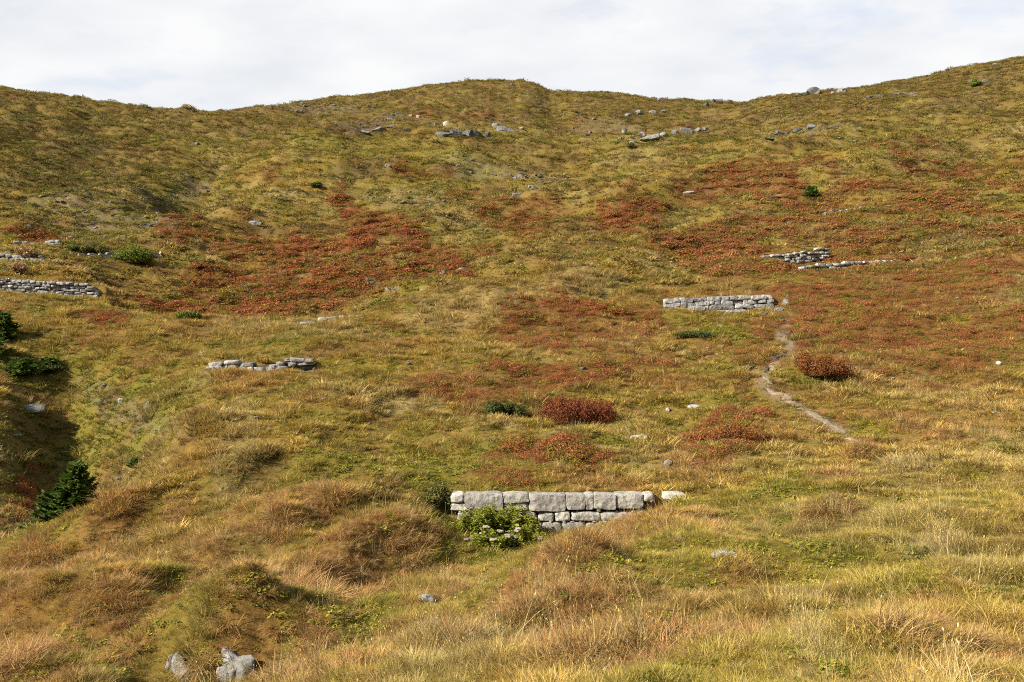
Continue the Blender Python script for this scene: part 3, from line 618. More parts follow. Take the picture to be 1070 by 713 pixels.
def clear(x, y):
    ok = np.ones(len(x), bool)
    for W in WALLS:
        t = (x - W[0]) / (W[1] - W[0]); dd = y - (W[2] + (W[3] - W[2]) * np.clip(t, 0, 1))
        ok &= ~((t > -0.004) & (t < 1.004) & (dd > -0.12 - .009 * np.maximum(y - 30, 0)) & (dd < 0.46))
    ok &= dist_poly(x, y, PATH_W) > 0.30 * np.clip(.5 + 2.2 * perlin(x / .45, y / .45, 9), 0, 1)
    for (bx_, by_, br) in KEEPOUT: ok &= np.hypot(x - bx_, (y - by_)) > br
    return ok
def downslope(x, y):
    e = 0.25; gx_ = (height(x + e, y) - height(x - e, y)); gy_ = (height(x, y + e) - height(x, y - e))
    return np.arctan2(-gy_, -gx_)

# ------------------------------------------------------------------ dry stone walls
def wall_frame(W):
    x0, x1, y0, y1 = W[:4]; a = math.atan2(y1 - y0, x1 - x0); return a, math.hypot(x1 - x0, y1 - y0)
# the near wall of big dressed blocks: (photo px0, row0, px1, row1) of each block's face
def near_wall():
    W = WALL['block']; Y = W[2]; r = np.random.default_rng(50); k = Y / FPX
    root = empty('stone_wall', ((590 - CX) * k, Y, (HOR - 562) * k), 'low wall of big pale dressed blocks half hidden by green weeds in the near hollow', 'stone wall')
    ox, oy, oz = root.location
    def block(px0, r0, px1, r1, dep=0.42, out=0.0, **kw):
        sx, sz = (px1 - px0) * k, (r1 - r0) * k
        V, F = stone(r, (sx * 1.03, dep, sz * 1.05), n=8, k=kw.get('k', 20), rough=kw.get('rough', .024), cuts=kw.get('cuts', 10), cutd=(.88, .99))
        V = rot3(V, (r.normal() * .012, r.normal() * .012, r.normal() * .02))
        return V + np.array(((px0 + px1) / 2 - CX, 0, HOR - (r0 + r1) / 2)) * k + np.array((0, Y + dep / 2 + out + r.normal() * .012, 0)) - np.array((ox, oy, oz)), F
    for c in ((470,515.5,485.5,526),(486,516,525,533.5),(525.5,516.5,552.5,525.5),(553,517,591,534),(591.5,517.5,611,532.5),(611.5,517,620.5,532.5),(621,517,643,532),(643.5,516.5,672,531),(672.5,516,684.5,526),(694.5,515.5,716.5,523.5)):
        A = Acc(); A.add(*block(*c, dep=.5, out=-.03, **({'k': 4, 'rough': .05} if c[0] in (470, 672.5, 694.5) else {})), b=r.uniform(.25, 1)); A.build('coping_block', M_WALL, root, sharp=38)
    A = Acc()
    rows = [(526,534.5,[470,492,508,525,552.5]),(535,545.5,[478,500,520,541,562,579.5,596.5,628,660]),(546,557,[484,510,533,550,566,587,612,636,655]),(557.5,567,[490,520,548,562,575,583,603,625,640]),(567.5,577,[500,530,556,580,600,620])]
    for r0, r1, xs in rows:
        for a, b in zip(xs[:-1], xs[1:]):
            A.add(*block(a + .5, r0 + .3 + r.uniform(-.6, .6), b - .5, r1 - .3 + r.uniform(-.6, .6), k=9, rough=.045), b=r.uniform(.2, .9))
    for q in range(60):                                  # packing stones wedged in the joints
        px_ = r.uniform(476, 676); row = r.choice([534.5, 545.8, 557, 567]) + r.normal() * .7; w_ = r.uniform(2, 5.5)
        A.add(*block(px_, row - 1.2, px_ + w_, row + 1.6, dep=.3, k=5, rough=.06), b=r.uniform(0, .7))
    A.build('face_stones', M_WALL, root, sharp=38)
    A = Acc()
    for (a, b, t) in ((486, 684, 520), (696, 715, 518.5)):
        V, F = cube_grid(2); sx = (b - a) * k
        A.add(V * np.array((sx / 2, .12, (575 - t) * k / 2)) + np.array((((a + b) / 2 - CX) * k - ox, .28, (HOR - (575 + t) / 2) * k - oz)), F)
    A.build('core', M_CORE, root)
near_wall()
def course_wall(key, label, cw, ch, courses, seed, material=M_WALLFAR, rag=0.3, gaps=0.0, n=3, depth=.5, k=5, top=None, rgh=.06):
    """a wall of roughly coursed field stones, top edge following the surveyed line"""
    W = WALL[key]; x0, x1, y0, y1, zt0, zt1, zb0, zb1 = W[:8]; a, Ln = wall_frame(W); r = np.random.default_rng(seed)
    root = empty('stone_wall', (x0, y0, min(zb0, zb1) - .2), label, 'stone wall', 'dry stone walls on the hillside', rz=a)
    zoff = root.location[2]
    A = Acc(); Cp = Acc()
    for c in range(courses):
        s = -r.uniform(0, cw * .5) if c else 0.0
        while s < Ln:
            ww = cw * r.uniform(.4, 1.75); ww = min(ww, max(Ln - s, .12)) if c == 0 else ww
            if s + ww > Ln + .1: ww = Ln - s + .05
            if ww < .08: break
            t = min(max((s + ww / 2) / Ln, 0), 1); zt = zt0 + (zt1 - zt0) * t
            if top: zt += top(t)
            hh = ch * r.uniform(.85, 1.15)
            if c == 0 and r.uniform() < gaps: s += ww; continue
            jz = r.normal() * ch * rag * (.30 if c == 0 else .10)
            V, F = stone(r, (ww * 1.04, depth * r.uniform(.85, 1.1), hh * 1.06), n=n, k=k, rough=rgh, cuts=4, cutd=(.78, .97))
            V = rot3(V, (r.normal() * .05, r.normal() * .06, r.normal() * .07))
            V = V + np.array((max(s, 0) + ww / 2, depth / 2 - .06 + r.normal() * .035 + .02 * c * 0, zt - ch * (c + .5) + jz - zoff))
            (Cp if c == 0 else A).add(V, F, r.uniform())
            s += ww * 1.01
    Cp.build('top_course', material, root, sharp=45)
    if A.n: A.build('face_stones', material, root, sharp=45)
    V, F = cube_grid(1); hb = max(.3, (zt0 + zt1) / 2 - ch * .9 - (min(zb0, zb1) - .3)); A = Acc()
    P = V * np.array((Ln / 2 - .1, depth * .28, .5)) + np.array((Ln / 2, depth * .55, 0))
    tt = np.clip(P[:, 0] / Ln, 0, 1); zt = zt0 + (zt1 - zt0) * tt - ch * .75 + (np.array([min(top(v), 0) for v in tt]) if top else 0); zb = np.full_like(zt, min(zb0, zb1) - .4)
    P[:, 2] = np.where(V[:, 2] > 0, np.maximum(zt, zb + .1), zb) - zoff; A.add(P, F); A.build('core', M_CORE, root)
    return root
course_wall('terrace', 'light grey coursed stone terrace wall at the head of the worn footpath', .56, .27, 5, 61, rag=.28, n=5, k=10, rgh=.05)
course_wall('long', 'long grey rubble wall running out of the left edge with a tumbled end', .40, .20, 6, 62, rag=.6, n=4, k=8, depth=.7, top=lambda t: -.12 - 0.45 * max(0, t - .94) / .06)
course_wall('low', 'low broken row of grey stones on the shoulder left of the faint track', .44, .17, 2, 63, rag=.9, gaps=.18, n=4, k=7, top=lambda t: .06 * math.sin(t * 9) + (.08 if t > .72 else -.03) - .25 * max(0, t - .95) / .05)
course_wall('edge', 'thin pale line of kerb stones on the crest below the red hollow', .62, .22, 2, 64, rag=.5, material=M_ROCKPALE, gaps=.08)
course_wall('ruin', 'short grey wall remnant behind the bare twiggy shrub at the left edge', .55, .28, 2, 65, rag=.6, gaps=.05)
course_wall('bush', 'low grey wall running behind the two rounded green bushes', .55, .25, 2, 66, rag=.6, gaps=.1)
course_wall('upper', 'topmost of the three short grey walls at the left edge', .6, .24, 2, 67, rag=.5, gaps=.1)
course_wall('pale', 'pale ragged wall of loose blocks above the path, ending in bigger stones', .55, .21, 4, 68, rag=.9, material=M_ROCKPALE, gaps=.06, top=lambda t: .06 if .72 < t < .9 else 0)
course_wall('dark', 'dark grey low wall slanting up to straw grass right of the pale wall', .5, .24, 2, 69, rag=.6, gaps=.08)
course_wall('high', 'highest pale row of stones on the red slope at the right', .7, .26, 2, 70, rag=.8, material=M_ROCKPALE, gaps=.08)

# ------------------------------------------------------------------ rocks
rk = np.random.default_rng(80)
def boulder(px, py, wpx, hpx, label, material=M_ROCK, sink=.35, group=None, k=3.2, cat='boulder', rz=None, deep=.8, name='boulder'):
    p = at(px, py); kk = p[1] / FPX; sx, sz = wpx * kk, hpx * kk
    V, F = stone(rk, (sx * 1.08, sx * deep, sz * (1.3 + sink)), n=8, k=k + 1.5, rough=.05, cuts=13, cutd=(.55, .9))
    V = rotz(V, rk.uniform(-.4, .4) if rz is None else rz)
    A = Acc(); A.add(V, F, rk.uniform(.4, 1)); o = A.build(name, material, sharp=40)
    o.location = (p[0], p[1] + sx * .2, p[2] + sz * .24); KEEPOUT.append((p[0], p[1] + sx * .2, .42 * sx))
    return tag(o, label, cat, group)
boulder(756, 586, 30, 9, 'flat pale lichened boulder in the grass below the near wall\'s right end', M_ROCKPALE, deep=.6)
boulder(446, 632, 20, 8, 'small pale boulder in the green hollow below the near block wall', M_ROCKPALE, deep=.7)
boulder(668, 460, 18, 5, 'flat white stone in the open grass above the near block wall', M_ROCKPALE)
boulder(698, 486, 8, 6, 'small squarish grey stone just above the right end of the near block wall', M_ROCK)
boulder(698, 430, 5, 3.5, 'small round white stone level with the dark red shrub mound', M_ROCKPALE)
boulder(726, 427, 14, 4, 'low broken pale stone between the footpath and a small white stone', M_ROCKPALE)
boulder(610, 387, 8, 3.5, 'small bluish grey stone just above the dark red shrub mound', M_ROCK)
boulder(660, 153, 7, 5, 'small pale rock beside a shrub under the summit cliffs', M_ROCKPALE)
boulder(158, 351, 6, 3, 'small white stone in the grass below the long left wall', M_ROCKPALE)
boulder(265, 235, 13, 4, 'low pale rock alone on the green slope above the red hollow', M_ROCK)
boulder(718, 205, 15, 4, 'low pale rock among red shrubs on the upper right slope', M_ROCKPALE)
boulder(812, 208, 24, 3.5, 'long dark low ledge of rock below the lone little spruce', M_CLIFF)
boulder(486, 283, 10, 4, 'grey rock on the grass tongue right of the red hollow', M_ROCK)
boulder(405, 175, 8, 4, 'small pale rock on the green shelf under the summit', M_ROCK)
boulder(808, 273, 7, 4, 'grey stone lying just below the left end of the pale wall', M_ROCK)
boulder(925, 514, 6, 3, 'small white stone in the straw grass beyond the boulder on the right', M_ROCKPALE)
boulder(30, 430, 24, 8, 'grey rock in the shaded gully bank at the left edge', M_CLIFF)
boulder(1045, 381, 6, 3, 'small white stone below red shrubs at the right edge', M_ROCKPALE)
boulder(127, 421, 7, 4, 'left one of the two stones in the steep gully slope', M_ROCKPALE)
boulder(155, 426, 12, 6, 'right one of the two stones in the steep gully slope', M_ROCK)
boulder(20, 546, 10, 8, 'grey slab at the bottom of the gully left of the spruce', M_ROCK)

def outcrop(pts, label, material=M_CLIFF, seed=0, name='rock_outcrop', cat='rock outcrop', depth=1.0, tall=1.25, group=None):
    """bedrock showing through the turf: several blocks of one body, each at a photo spot (px, row of foot, width, height)"""
    r = np.random.default_rng(seed); base = None
    for (px, py, wp, hp) in pts:
        p = at(px, py); kk = p[1] / FPX
        if base is None: base = p; root = empty(name, base, label, cat, group)
        V, F = stone(r, (wp * kk * 1.1, wp * kk * depth * r.uniform(.7, 1.2), hp * kk * tall * 1.3), n=7, k=r.uniform(3.5, 7), rough=.05, cuts=15, cutd=(.5, .86))
        V = rot3(V, (r.normal() * .12, r.normal() * .2, r.uniform(-.7, .7)))
        A = Acc(); A.add(V + p - base + np.array((0, wp * kk * .25, hp * kk * .16)), F, r.uniform()); A.build('rock', material, root, sharp=35)
        KEEPOUT.append((p[0], p[1] + wp * kk * .25, wp * kk * .4))
    return root
outcrop([(476,143,13,9),(488,143,12,8),(462,142,18,5),(497,143,12,6),(508,142,9,5)], 'dark jagged outcrop at the back of the grassy shelf under the summit', M_CLIFF, 1)
outcrop([(525,137,12,6),(518,134,9,5),(534,138,10,4),(545,136,8,4)], 'greenish grey outcrop just right of the dark jagged one', M_ROCK, 2)
outcrop([(466,131,7,5),(430,122,6,3),(437,123,5,3),(408,126,6,3),(455,131,5,3)], 'scatter of pale knobs of bedrock above the dark jagged outcrop', M_ROCKPALE, 3, depth=.8)
outcrop([(680,145,20,6),(694,143,12,6),(672,142,10,5),(652,139,8,4),(648,146,6,4)], 'pale lichened slabs below the low saddle right of the summit', M_ROCK, 4)
outcrop([(716,138,14,5),(706,140,9,4),(729,138,10,5),(737,136,7,4)], 'pale outcrop with a dark right side next to the lichened slabs', M_ROCK, 5)
outcrop([(655,122,9,4),(668,120,8,4),(683,118,8,4),(693,117,7,3)], 'thin grey ledge high on the slope right of the summit', M_ROCK, 6)
outcrop([(738,111,9,4),(752,108,9,4),(763,107,7,3),(745,107,6,3)], 'small ledges on the ridge line left of the saddle', M_CLIFF, 7)
outcrop([(850,98,16,7),(856,98,9,6),(843,99,7,5),(834,101,7,4)], 'dark knob of rock standing on the skyline at the right', M_CLIFF, 8)
outcrop([(877,97,8,4),(884,97,5,3),(870,98,4,3)], 'little crag on the skyline just right of the dark knob', M_ROCK, 9)
outcrop([(910,104,9,4),(919,102,9,3),(938,100,12,4),(953,101,9,4),(945,98,10,3)], 'broken grey crags under the skyline at the right', M_CLIFF, 10)
outcrop([(1022,88,16,5),(1030,86,10,4)], 'dark rock beside a green shrub at the top right corner of the hill', M_CLIFF, 11)
outcrop([(817,141,12,4),(835,137,14,4),(850,134,12,4),(805,147,12,3)], 'dark bands of scree rock below the right skyline', M_CLIFF, 12)
outcrop([(395,138,14,4),(410,134,12,4),(380,139,12,3),(425,136,9,3)], 'grey scree ledge on the left of the grassy shelf', M_ROCK, 13)
outcrop([(545,185,10,4),(555,197,12,4),(540,205,12,4),(560,199,8,3),(538,187,6,3)], 'loose grey rocks in the middle of the upper meadow', M_ROCK, 14, depth=.8)
outcrop([(338,281,14,4),(350,282,10,4),(326,281,8,3)], 'grey stones in the middle of the red hollow', M_ROCK, 15, depth=.6)
outcrop([(385,296,8,7),(390,298,6,5)], 'upright grey rock at the bottom of the red hollow', M_ROCK, 16, depth=.6)
outcrop([(405,304,12,4),(415,302,8,3)], 'pair of low grey stones on the lower rim of the red hollow', M_ROCK, 17, depth=.6)
outcrop([(461,287,10,4),(473,285,6,3),(480,284,12,4)], 'low pale rocks on the straw crest right of the red hollow', M_ROCK, 18, depth=.6)
outcrop([(28,238,6,3),(60,235,8,3),(150,236,9,3),(165,234,8,4),(138,231,6,3)], 'grey scree stones on the shaded left slope', M_ROCK, 19, depth=.7)
outcrop([(186,706,18,24),(196,713,22,16),(178,699,12,16)], 'left of the two white rock faces under tussocks at the bottom left', M_ROCKPALE, 20, depth=.9, tall=1.2)
outcrop([(240,700,20,26),(252,710,26,22),(236,714,18,20),(262,713,14,14)], 'right, taller one of the white rock faces at the bottom left', M_ROCKPALE, 21, depth=.8, tall=1.2)
outcrop([(822,318,12,6),(815,325,9,4),(824,311,7,4),(818,337,6,5)], 'small pile of grey stones at the right end of the terrace wall', M_ROCK, 22, depth=.8)

# ------------------------------------------------------------------ the worn footpath and its bare scarps
def ribbon(name, P, w0, w1, material, lift=0.02, seed=0, n=200, cross=7):
    P = np.array(P); d = np.concatenate(([0], np.cumsum(np.hypot(*np.diff(P, axis=0).T)))); t = np.linspace(0, d[-1], n)
    x = np.interp(t, d, P[:, 0]); y = np.interp(t, d, P[:, 1])
    for _ in range(3): x[1:-1] = (x[:-2] + 2 * x[1:-1] + x[2:]) / 4; y[1:-1] = (y[:-2] + 2 * y[1:-1] + y[2:]) / 4
    tx, ty = np.gradient(x), np.gradient(y); l = np.hypot(tx, ty); nx, ny = -ty / l, tx / l
    wl = (w0 + (w1 - w0) * t / d[-1]) * np.clip(1 + 1.2 * fbm(t / .7, t * 0 + seed, 201, 3), .2, 2); wr = (w0 + (w1 - w0) * t / d[-1]) * np.clip(1 + 1.2 * fbm(t / .7, t * 0 + seed + 9, 201, 3), .2, 2)
    V = []
    for j in range(cross):
        f = j / (cross - 1); off = -wl * (1 - f) + wr * f
        X, Y_ = x + nx * off, y + ny * off
        V.append(np.stack((X, Y_, height(X, Y_) + lift * (1 if 0 < j < cross - 1 else -3)), 1))
    V = np.stack(V, 1).reshape(-1, 3)
    F = [(i * cross + j, i * cross + j + 1, (i + 1) * cross + j + 1, (i + 1) * cross + j) for i in range(n - 1) for j in range(cross - 1)]
    o = mesh_obj(name, V, F, material); o['kind'] = 'structure'; return o
ribbon('footpath', PATH_W[:9], .20, .22, M_EARTH, lift=.015, seed=1)
def scarp(px, py, wpx, hpx, label, seed, ang=.5):
    """a bare cut in the turf: a crumbling dark bank of earth"""
    p = at(px, py); k = p[1] / FPX; r = np.random.default_rng(seed); A = Acc()
    V, F = stone(r, (wpx * k * 1.3, wpx * k * .7, hpx * k * 1.3), n=10, k=2.8, rough=.11, cuts=14, cutd=(.6, .92))
    V[:, 2] += V[:, 0] * math.copysign(.45, ang) * hpx / wpx; A.add(rotz(V, ang), F, r.uniform())
    o = A.build('earth_bank', M_CORE2, sharp=40); o.location = p
    return tag(o, label, 'earth bank')
M_CORE2 = make_plain('dark_earth', (.035, .026, .018), (.10, .078, .055), 4.0)
scarp(813, 376, 22, 10, 'dark crumbling earth bank at the top of the worn footpath', 1)
scarp(800, 389, 10, 9, 'smaller dark earth bank where the worn footpath bends', 2)
scarp(783, 386, 18, 7, 'dark earth edge left of the footpath bend', 3)
scarp(822, 349, 12, 6, 'dark earth cut between the terrace wall and the footpath', 4)
scarp(799, 330, 9, 6, 'dark hollow in the turf just under the terrace wall', 5)

# ------------------------------------------------------------------ trees and shrubs
def tube(A, P, R, n=6, b=.5):
    P = np.asarray(P, float); V, F = [], []
    for i, (p, r_) in enumerate(zip(P, R)):
        d = P[min(i + 1, len(P) - 1)] - P[max(i - 1, 0)]; d /= np.linalg.norm(d) + 1e-9
        u = np.cross(d, (0.3, 0.1, 1) if abs(d[2]) < .9 else (1, 0, 0)); u /= np.linalg.norm(u); v = np.cross(d, u)
        V += [p + r_ * (math.cos(6.2832 * j / n) * u + math.sin(6.2832 * j / n) * v) for j in range(n)]
    for i in range(len(P) - 1):
        F += [(i * n + j, i * n + (j + 1) % n, (i + 1) * n + (j + 1) % n, (i + 1) * n + j) for j in range(n)]
    A.add(V, F, b)
def spruce(px, py, h, wd, label, seed, lean=0.0, ns=1.0, whorls=15, sink=0.0, needle=1.0, loc=None):
    r = np.random.default_rng(seed); p = at(px, py) if loc is None else np.array(loc, float); p[2] -= sink
    root = empty('spruce_tree', p, label, 'tree', 'spruces by the gully')
    T = Acc(); tube(T, [(0, 0, -.2), (lean * .3, 0, h * .5), (lean, 0, h)], [.035 * h + .01, .02 * h + .006, .004], b=.3)
    C = Acc(); q = []
    for k in range(whorls):
        f = (k + .3) / whorls; z = h * (.05 + .93 * f); R = wd * (1 - f) ** .8 * r.uniform(.85, 1.15) + .03
        nb = max(4, int(9 * (1 - f) + 4))
        for j in range(nb):
            a = 6.2832 * (j + r.uniform(-.4, .4)) / nb + k * 1.3; L = R * r.uniform(.65, 1.2); rise = .25 + .7 * f
            b0 = np.array((lean * f, 0, z + r.normal() * .02 * h)); d = np.array((math.cos(a), math.sin(a), rise * .5 - .15)); tipz = .18 * L
            pts = [b0, b0 + d * L * .5 + (0, 0, -.03 * L), b0 + d * L + (0, 0, tipz)]
            tube(T, pts, [.010 * h * .5 + .003, .006, .002], 4, .4)
            m = int((14 + 40 * L / wd) * ns); side = np.array((-d[1], d[0], 0))
            for i in range(m):
                s = r.uniform(.12, 1.02); c = b0 + d * L * s + np.array((0, 0, -.03 * L * math.sin(3.14 * s) + tipz * s ** 3))
                ll = (.11 + .10 * r.uniform()) * needle * (1.25 - .6 * s); sg = 1 if r.uniform() < .5 else -1
                e = d * r.uniform(.3, .9) + side * sg * r.uniform(.3, 1) + np.array((0, 0, r.uniform(-.25, .45))); e /= np.linalg.norm(e)
                w_ = np.cross(e, r.normal(size=3)); w_ /= np.linalg.norm(w_); w_ *= ll * .14
                C.add([c - w_, c + e * ll * .5 - w_ * 1.3, c + e * ll, c + e * ll * .5 + w_ * 1.3, c + w_], [(0, 1, 2, 3, 4)], r.uniform())
    C.build('crown', M_SPRUCE, root, smooth=False); T.build('trunk', M_BARK, root)
    return root
k0 = 22.5 / FPX
spruce(66, 572, 2.15, .95, 'bushy young dark green spruce on the gully brow at the lower left', 1, lean=.35, whorls=20, ns=2.4, needle=1.15, loc=((67 - CX) * 19.6 / FPX, 19.6, (HOR - 577) * 19.6 / FPX))
spruce(4, 352, 1.35, .75, 'dark spruce cut by the left edge below the long wall', 2, whorls=11, needle=1.5, sink=.1)
spruce(-22, 372, 2.2, 1.3, 'larger dark spruce mostly outside the left edge above the gully', 7, whorls=14, needle=1.6, sink=.1)
spruce(22, 391, .75, 1.0, 'low spreading dark spruce below the one cut by the left edge', 3, whorls=7, needle=1.5, sink=.05)
spruce(52, 388, .6, .55, 'smallest dark spruce sprig right of the low spreading one', 8, whorls=6, needle=1.4)
spruce(848, 206, 1.1, .62, 'lone little spruce on the red slope above the pale wall', 4, whorls=8, needle=3.0, ns=.8)
spruce(143, 488, .30, .22, 'tiny bright spruce seedling on the grass slope above the gully brow', 5, whorls=6, needle=.9)
def bush(px, py, wpx, hpx, label, material, seed, n=2600, ls=.07, name='green_bush', cat='bush', group=None, stems=True, lobes=7, deep=.8, stemmat=None):
    """a rounded shrub: leaves spread through several overlapping lobes on a fan of stems"""
    r = np.random.default_rng(seed); p = at(px, py); k = p[1] / FPX; W_, H_ = wpx * k, hpx * k
    root = empty(name, p, label, cat, group)
    C, T = Acc(), Acc(); L = []
    for i in range(lobes):
        a = r.uniform(0, 6.283); f = math.sqrt(r.uniform()) * (.95 if name == 'dwarf_shrub' else .62)
        L.append((np.array((math.cos(a) * f * W_ / 2, math.sin(a) * f * W_ / 2 * deep, H_ * r.uniform(.35, .66) * (1 - .3 * f) * (1 - .55 * f if name == 'dwarf_shrub' else 1))), r.uniform(.14, .32) if name == 'dwarf_shrub' else r.uniform(.26, .42)))
    for i in range(n):
        c, s = L[r.integers(len(L))]; d = r.normal(size=3); d /= np.linalg.norm(d); rad = r.uniform() ** .4 * r.uniform(.85, 1.12)
        q = c + d * rad * np.array((W_ * s * .72, W_ * s * .72 * deep, H_ * s * 1.25)); q[2] = abs(q[2])
        nrm = d + r.normal(size=3) * .6; nrm /= np.linalg.norm(nrm); t1 = np.cross(nrm, r.normal(size=3)); t1 /= np.linalg.norm(t1); t2 = np.cross(nrm, t1); z = ls * r.uniform(.6, 1.35)
        C.add([q - t1 * z, q - t2 * z * .55, q + t1 * z, q + t2 * z * .55], [(0, 1, 2, 3)], r.uniform())
    C.build('foliage', material, root, smooth=False)
    if stems:
        for i in range(10 + lobes):
            c, s = L[i % len(L)]; e = c + r.normal(size=3) * np.array((W_, W_, H_)) * .12
            tube(T, [(e[0] * .15, e[1] * .15, -.1), e * np.array((.6, .6, .5)), e], [.025, .015, .006], 4)
        T.build('stems', stemmat or M_BARK, root)
    KEEPOUT.append((p[0], p[1], W_ * .33))
    return root
bush(142, 276, 46, 19, 'rounded mid green bush standing at the right end of a low wall', M_ALDER, 1, 6000, .085, group='green bushes above the long wall')
bush(99, 267, 34, 15, 'yellower olive green bush left of the rounded bush on the wall', M_OLIVEBUSH, 2, 4500, .085, group='green bushes above the long wall')
bush(74, 262, 17, 7, 'smallest dark green bush beside the olive one', M_ALDER, 3, 1500, .08, group='green bushes above the long wall')
def bare_shrub(px, py, wpx, hpx, label, seed, n=120):
    r = np.random.default_rng(seed); p = at(px, py); k = p[1] / FPX; W_, H_ = wpx * k, hpx * k; A = Acc(); root = empty('bare_shrub', p, label, 'shrub', 'leafless shrubs by the left walls'); C = Acc()
    for i in range(n):
        a = r.uniform(0, 6.283); f = r.uniform(.2, 1); e = np.array((math.cos(a) * W_ / 2 * f, math.sin(a) * W_ / 2 * f, H_ * r.uniform(.5, 1.05) * (1.1 - .5 * f)))
        tube(A, [(e[0] * .15, e[1] * .15, -.05), e * np.array((.55, .55, .65)), e], [.022, .014, .008], 3)
        for j in range(5):
            c = e * r.uniform(.6, 1.02) + r.normal(size=3) * .06; t1 = r.normal(size=3) * .05; t2 = r.normal(size=3) * .05
            C.add([c - t1, c - t2, c + t1, c + t2], [(0, 1, 2, 3)], r.uniform())
    A.build('stems', M_STEM, root); C.build('leaves', M_DRYTUFT, root, smooth=False); return root
bare_shrub(28, 272, 22, 15, 'grey leafless shrub in front of the short wall remnant', 1)
bare_shrub(19, 288, 20, 15, 'olive brown leafless shrub just above the long left wall', 2, 150)
bush(524, 435, 50, 24, 'low dark green mat of shrub beside the dark red mound', M_JUNIPER, 11, 12000, .028, name='dwarf_shrub', cat='shrub', lobes=10)
bush(602, 441, 74, 44, 'dark red bilberry mound above the near block wall', M_REDSHRUB, 12, 16000, .027, name='dwarf_shrub', cat='shrub', lobes=22)
bush(850, 393, 64, 34, 'rusty dark shrub mound right of the top of the worn footpath', M_RUSTSHRUB, 13, 15000, .034, name='dwarf_shrub', cat='shrub', lobes=12)
bush(764, 464, 76, 24, 'flat red brown shrub mound in the grass left of the footpath\'s lower end', M_RUSTSHRUB, 14, 14000, .028, name='dwarf_shrub', cat='shrub', lobes=12)
bush(660, 154, 9, 5, 'tiny olive shrub under the pale lichened slabs', M_OLIVEBUSH, 15, 700, .16, name='green_bush')
bush(1019, 91, 16, 7, 'green shrub beside the dark rock high at the right', M_ALDER, 16, 1200, .2, name='green_bush')
bush(330, 196, 14, 6, 'small dark green bush on the slope above the red hollow', M_JUNIPER, 17, 900, .12, name='green_bush')
bush(196, 335, 34, 10, 'green mat of shrub among the red patches below the bushes', M_ALDER, 18, 2600, .07, name='green_bush')
bush(728, 353, 50, 8, 'thin strip of dark green shrub under the terrace wall', M_JUNIPER, 19, 2600, .045, name='green_bush', lobes=14)
bush(458, 531, 34, 24, 'dark green leafy shrub at the left end of the near block wall', M_OLIVEBUSH, 21, 5200, .030, name='leafy_shrub', cat='shrub', lobes=9)
bush(30, 388, 60, 14, 'dark mat of shrub round the low spreading spruce', M_JUNIPER, 22, 3200, .05, name='dwarf_shrub', cat='shrub', lobes=9)
def weed_clump(px, Y, zfoot, wpx, h, label, seed, n=26, flowers=0, group=None):
    """upright leafy stems, some carrying flat dry flower heads"""
    r = np.random.default_rng(seed); k = Y / FPX; p = np.array(((px - CX) * k, Y, zfoot)); W_ = wpx * k
    root = empty('tall_weed', p, label, 'plant', group); A, C = Acc(), Acc()
    for i in range(n):
        bx_, by_ = r.uniform(-.5, .5) * W_, r.uniform(-.2, .25); hh = h * r.uniform(.6, 1.08) * (1 - .5 * (2 * bx_ / W_) ** 2); e = np.array((bx_ + r.normal() * .07, by_ + r.normal() * .06 - .05, hh))
        b0 = np.array((bx_, by_, -.15)); tube(A, [b0, (b0 + e) / 2 + r.normal(size=3) * .012, e], [.007, .005, .003], 4)
        for j in range(60):
            s = r.uniform(.12, 1.0); c = b0 + (e - b0) * s; a = r.uniform(0, 6.283); d = np.array((math.cos(a), math.sin(a), r.uniform(-.1, .7))); d /= np.linalg.norm(d); L = r.uniform(.09, .17) * (1.25 - .6 * s)
            w_ = np.cross(d, (0, 0, 1)); w_ /= np.linalg.norm(w_) + 1e-6; w_ = (w_ + r.normal(size=3) * .3) * L * .2
            C.add([c, c + d * L * .5 - w_ + (0, 0, .01), c + d * L - (0, 0, L * .15), c + d * L * .5 + w_ + (0, 0, .01)], [(0, 1, 2, 3)], r.uniform())
        if i < flowers:
            H = Acc()
            V, F = stone(r, (.15, .14, .06), n=7, k=2.2, rough=.16, cuts=3); H.add(V + e, F, r.uniform(size=len(V)))
            H.build('flower_head', M_SEED, root, smooth=False)
    A.build('stems', M_BARK, root); C.build('leaves', M_WEED if not flowers or True else M_WEED, root, smooth=False)
    return root
def foot(px, Y): return gz((px - CX) / FPX * Y, Y)
weed_clump(538, 17.0, foot(540, 17.0), 46, (HOR - 528) / FPX * 17.0 - foot(540, 17.0), 'bright green tall weeds growing right against the near block wall', 1, 58, group='weeds by the near block wall')
weed_clump(512, 17.05, foot(512, 17.05), 30, (HOR - 528) / FPX * 17.05 - foot(512, 17.05), 'yellow green tall weeds left of the bright clump at the block wall', 2, 46, group='weeds by the near block wall')
weed_clump(548, 16.2, foot(548, 16.2), 38, (HOR - 549) / FPX * 16.2 - foot(548, 16.2), 'weeds with pale dry flower heads in front of the block wall', 3, 34, flowers=7, group='weeds by the near block wall')
weed_clump(512, 15.9, foot(512, 15.9), 36, (HOR - 552) / FPX * 15.9 - foot(512, 15.9), 'left one of the two weeds with pale dry flower heads', 4, 34, flowers=7, group='weeds by the near block wall')
weed_clump(493, 16.6, foot(493, 16.6), 34, (HOR - 533) / FPX * 16.6 - foot(493, 16.6), 'dark leafy weeds under the left end of the block wall', 5, 46, group='weeds by the near block wall')

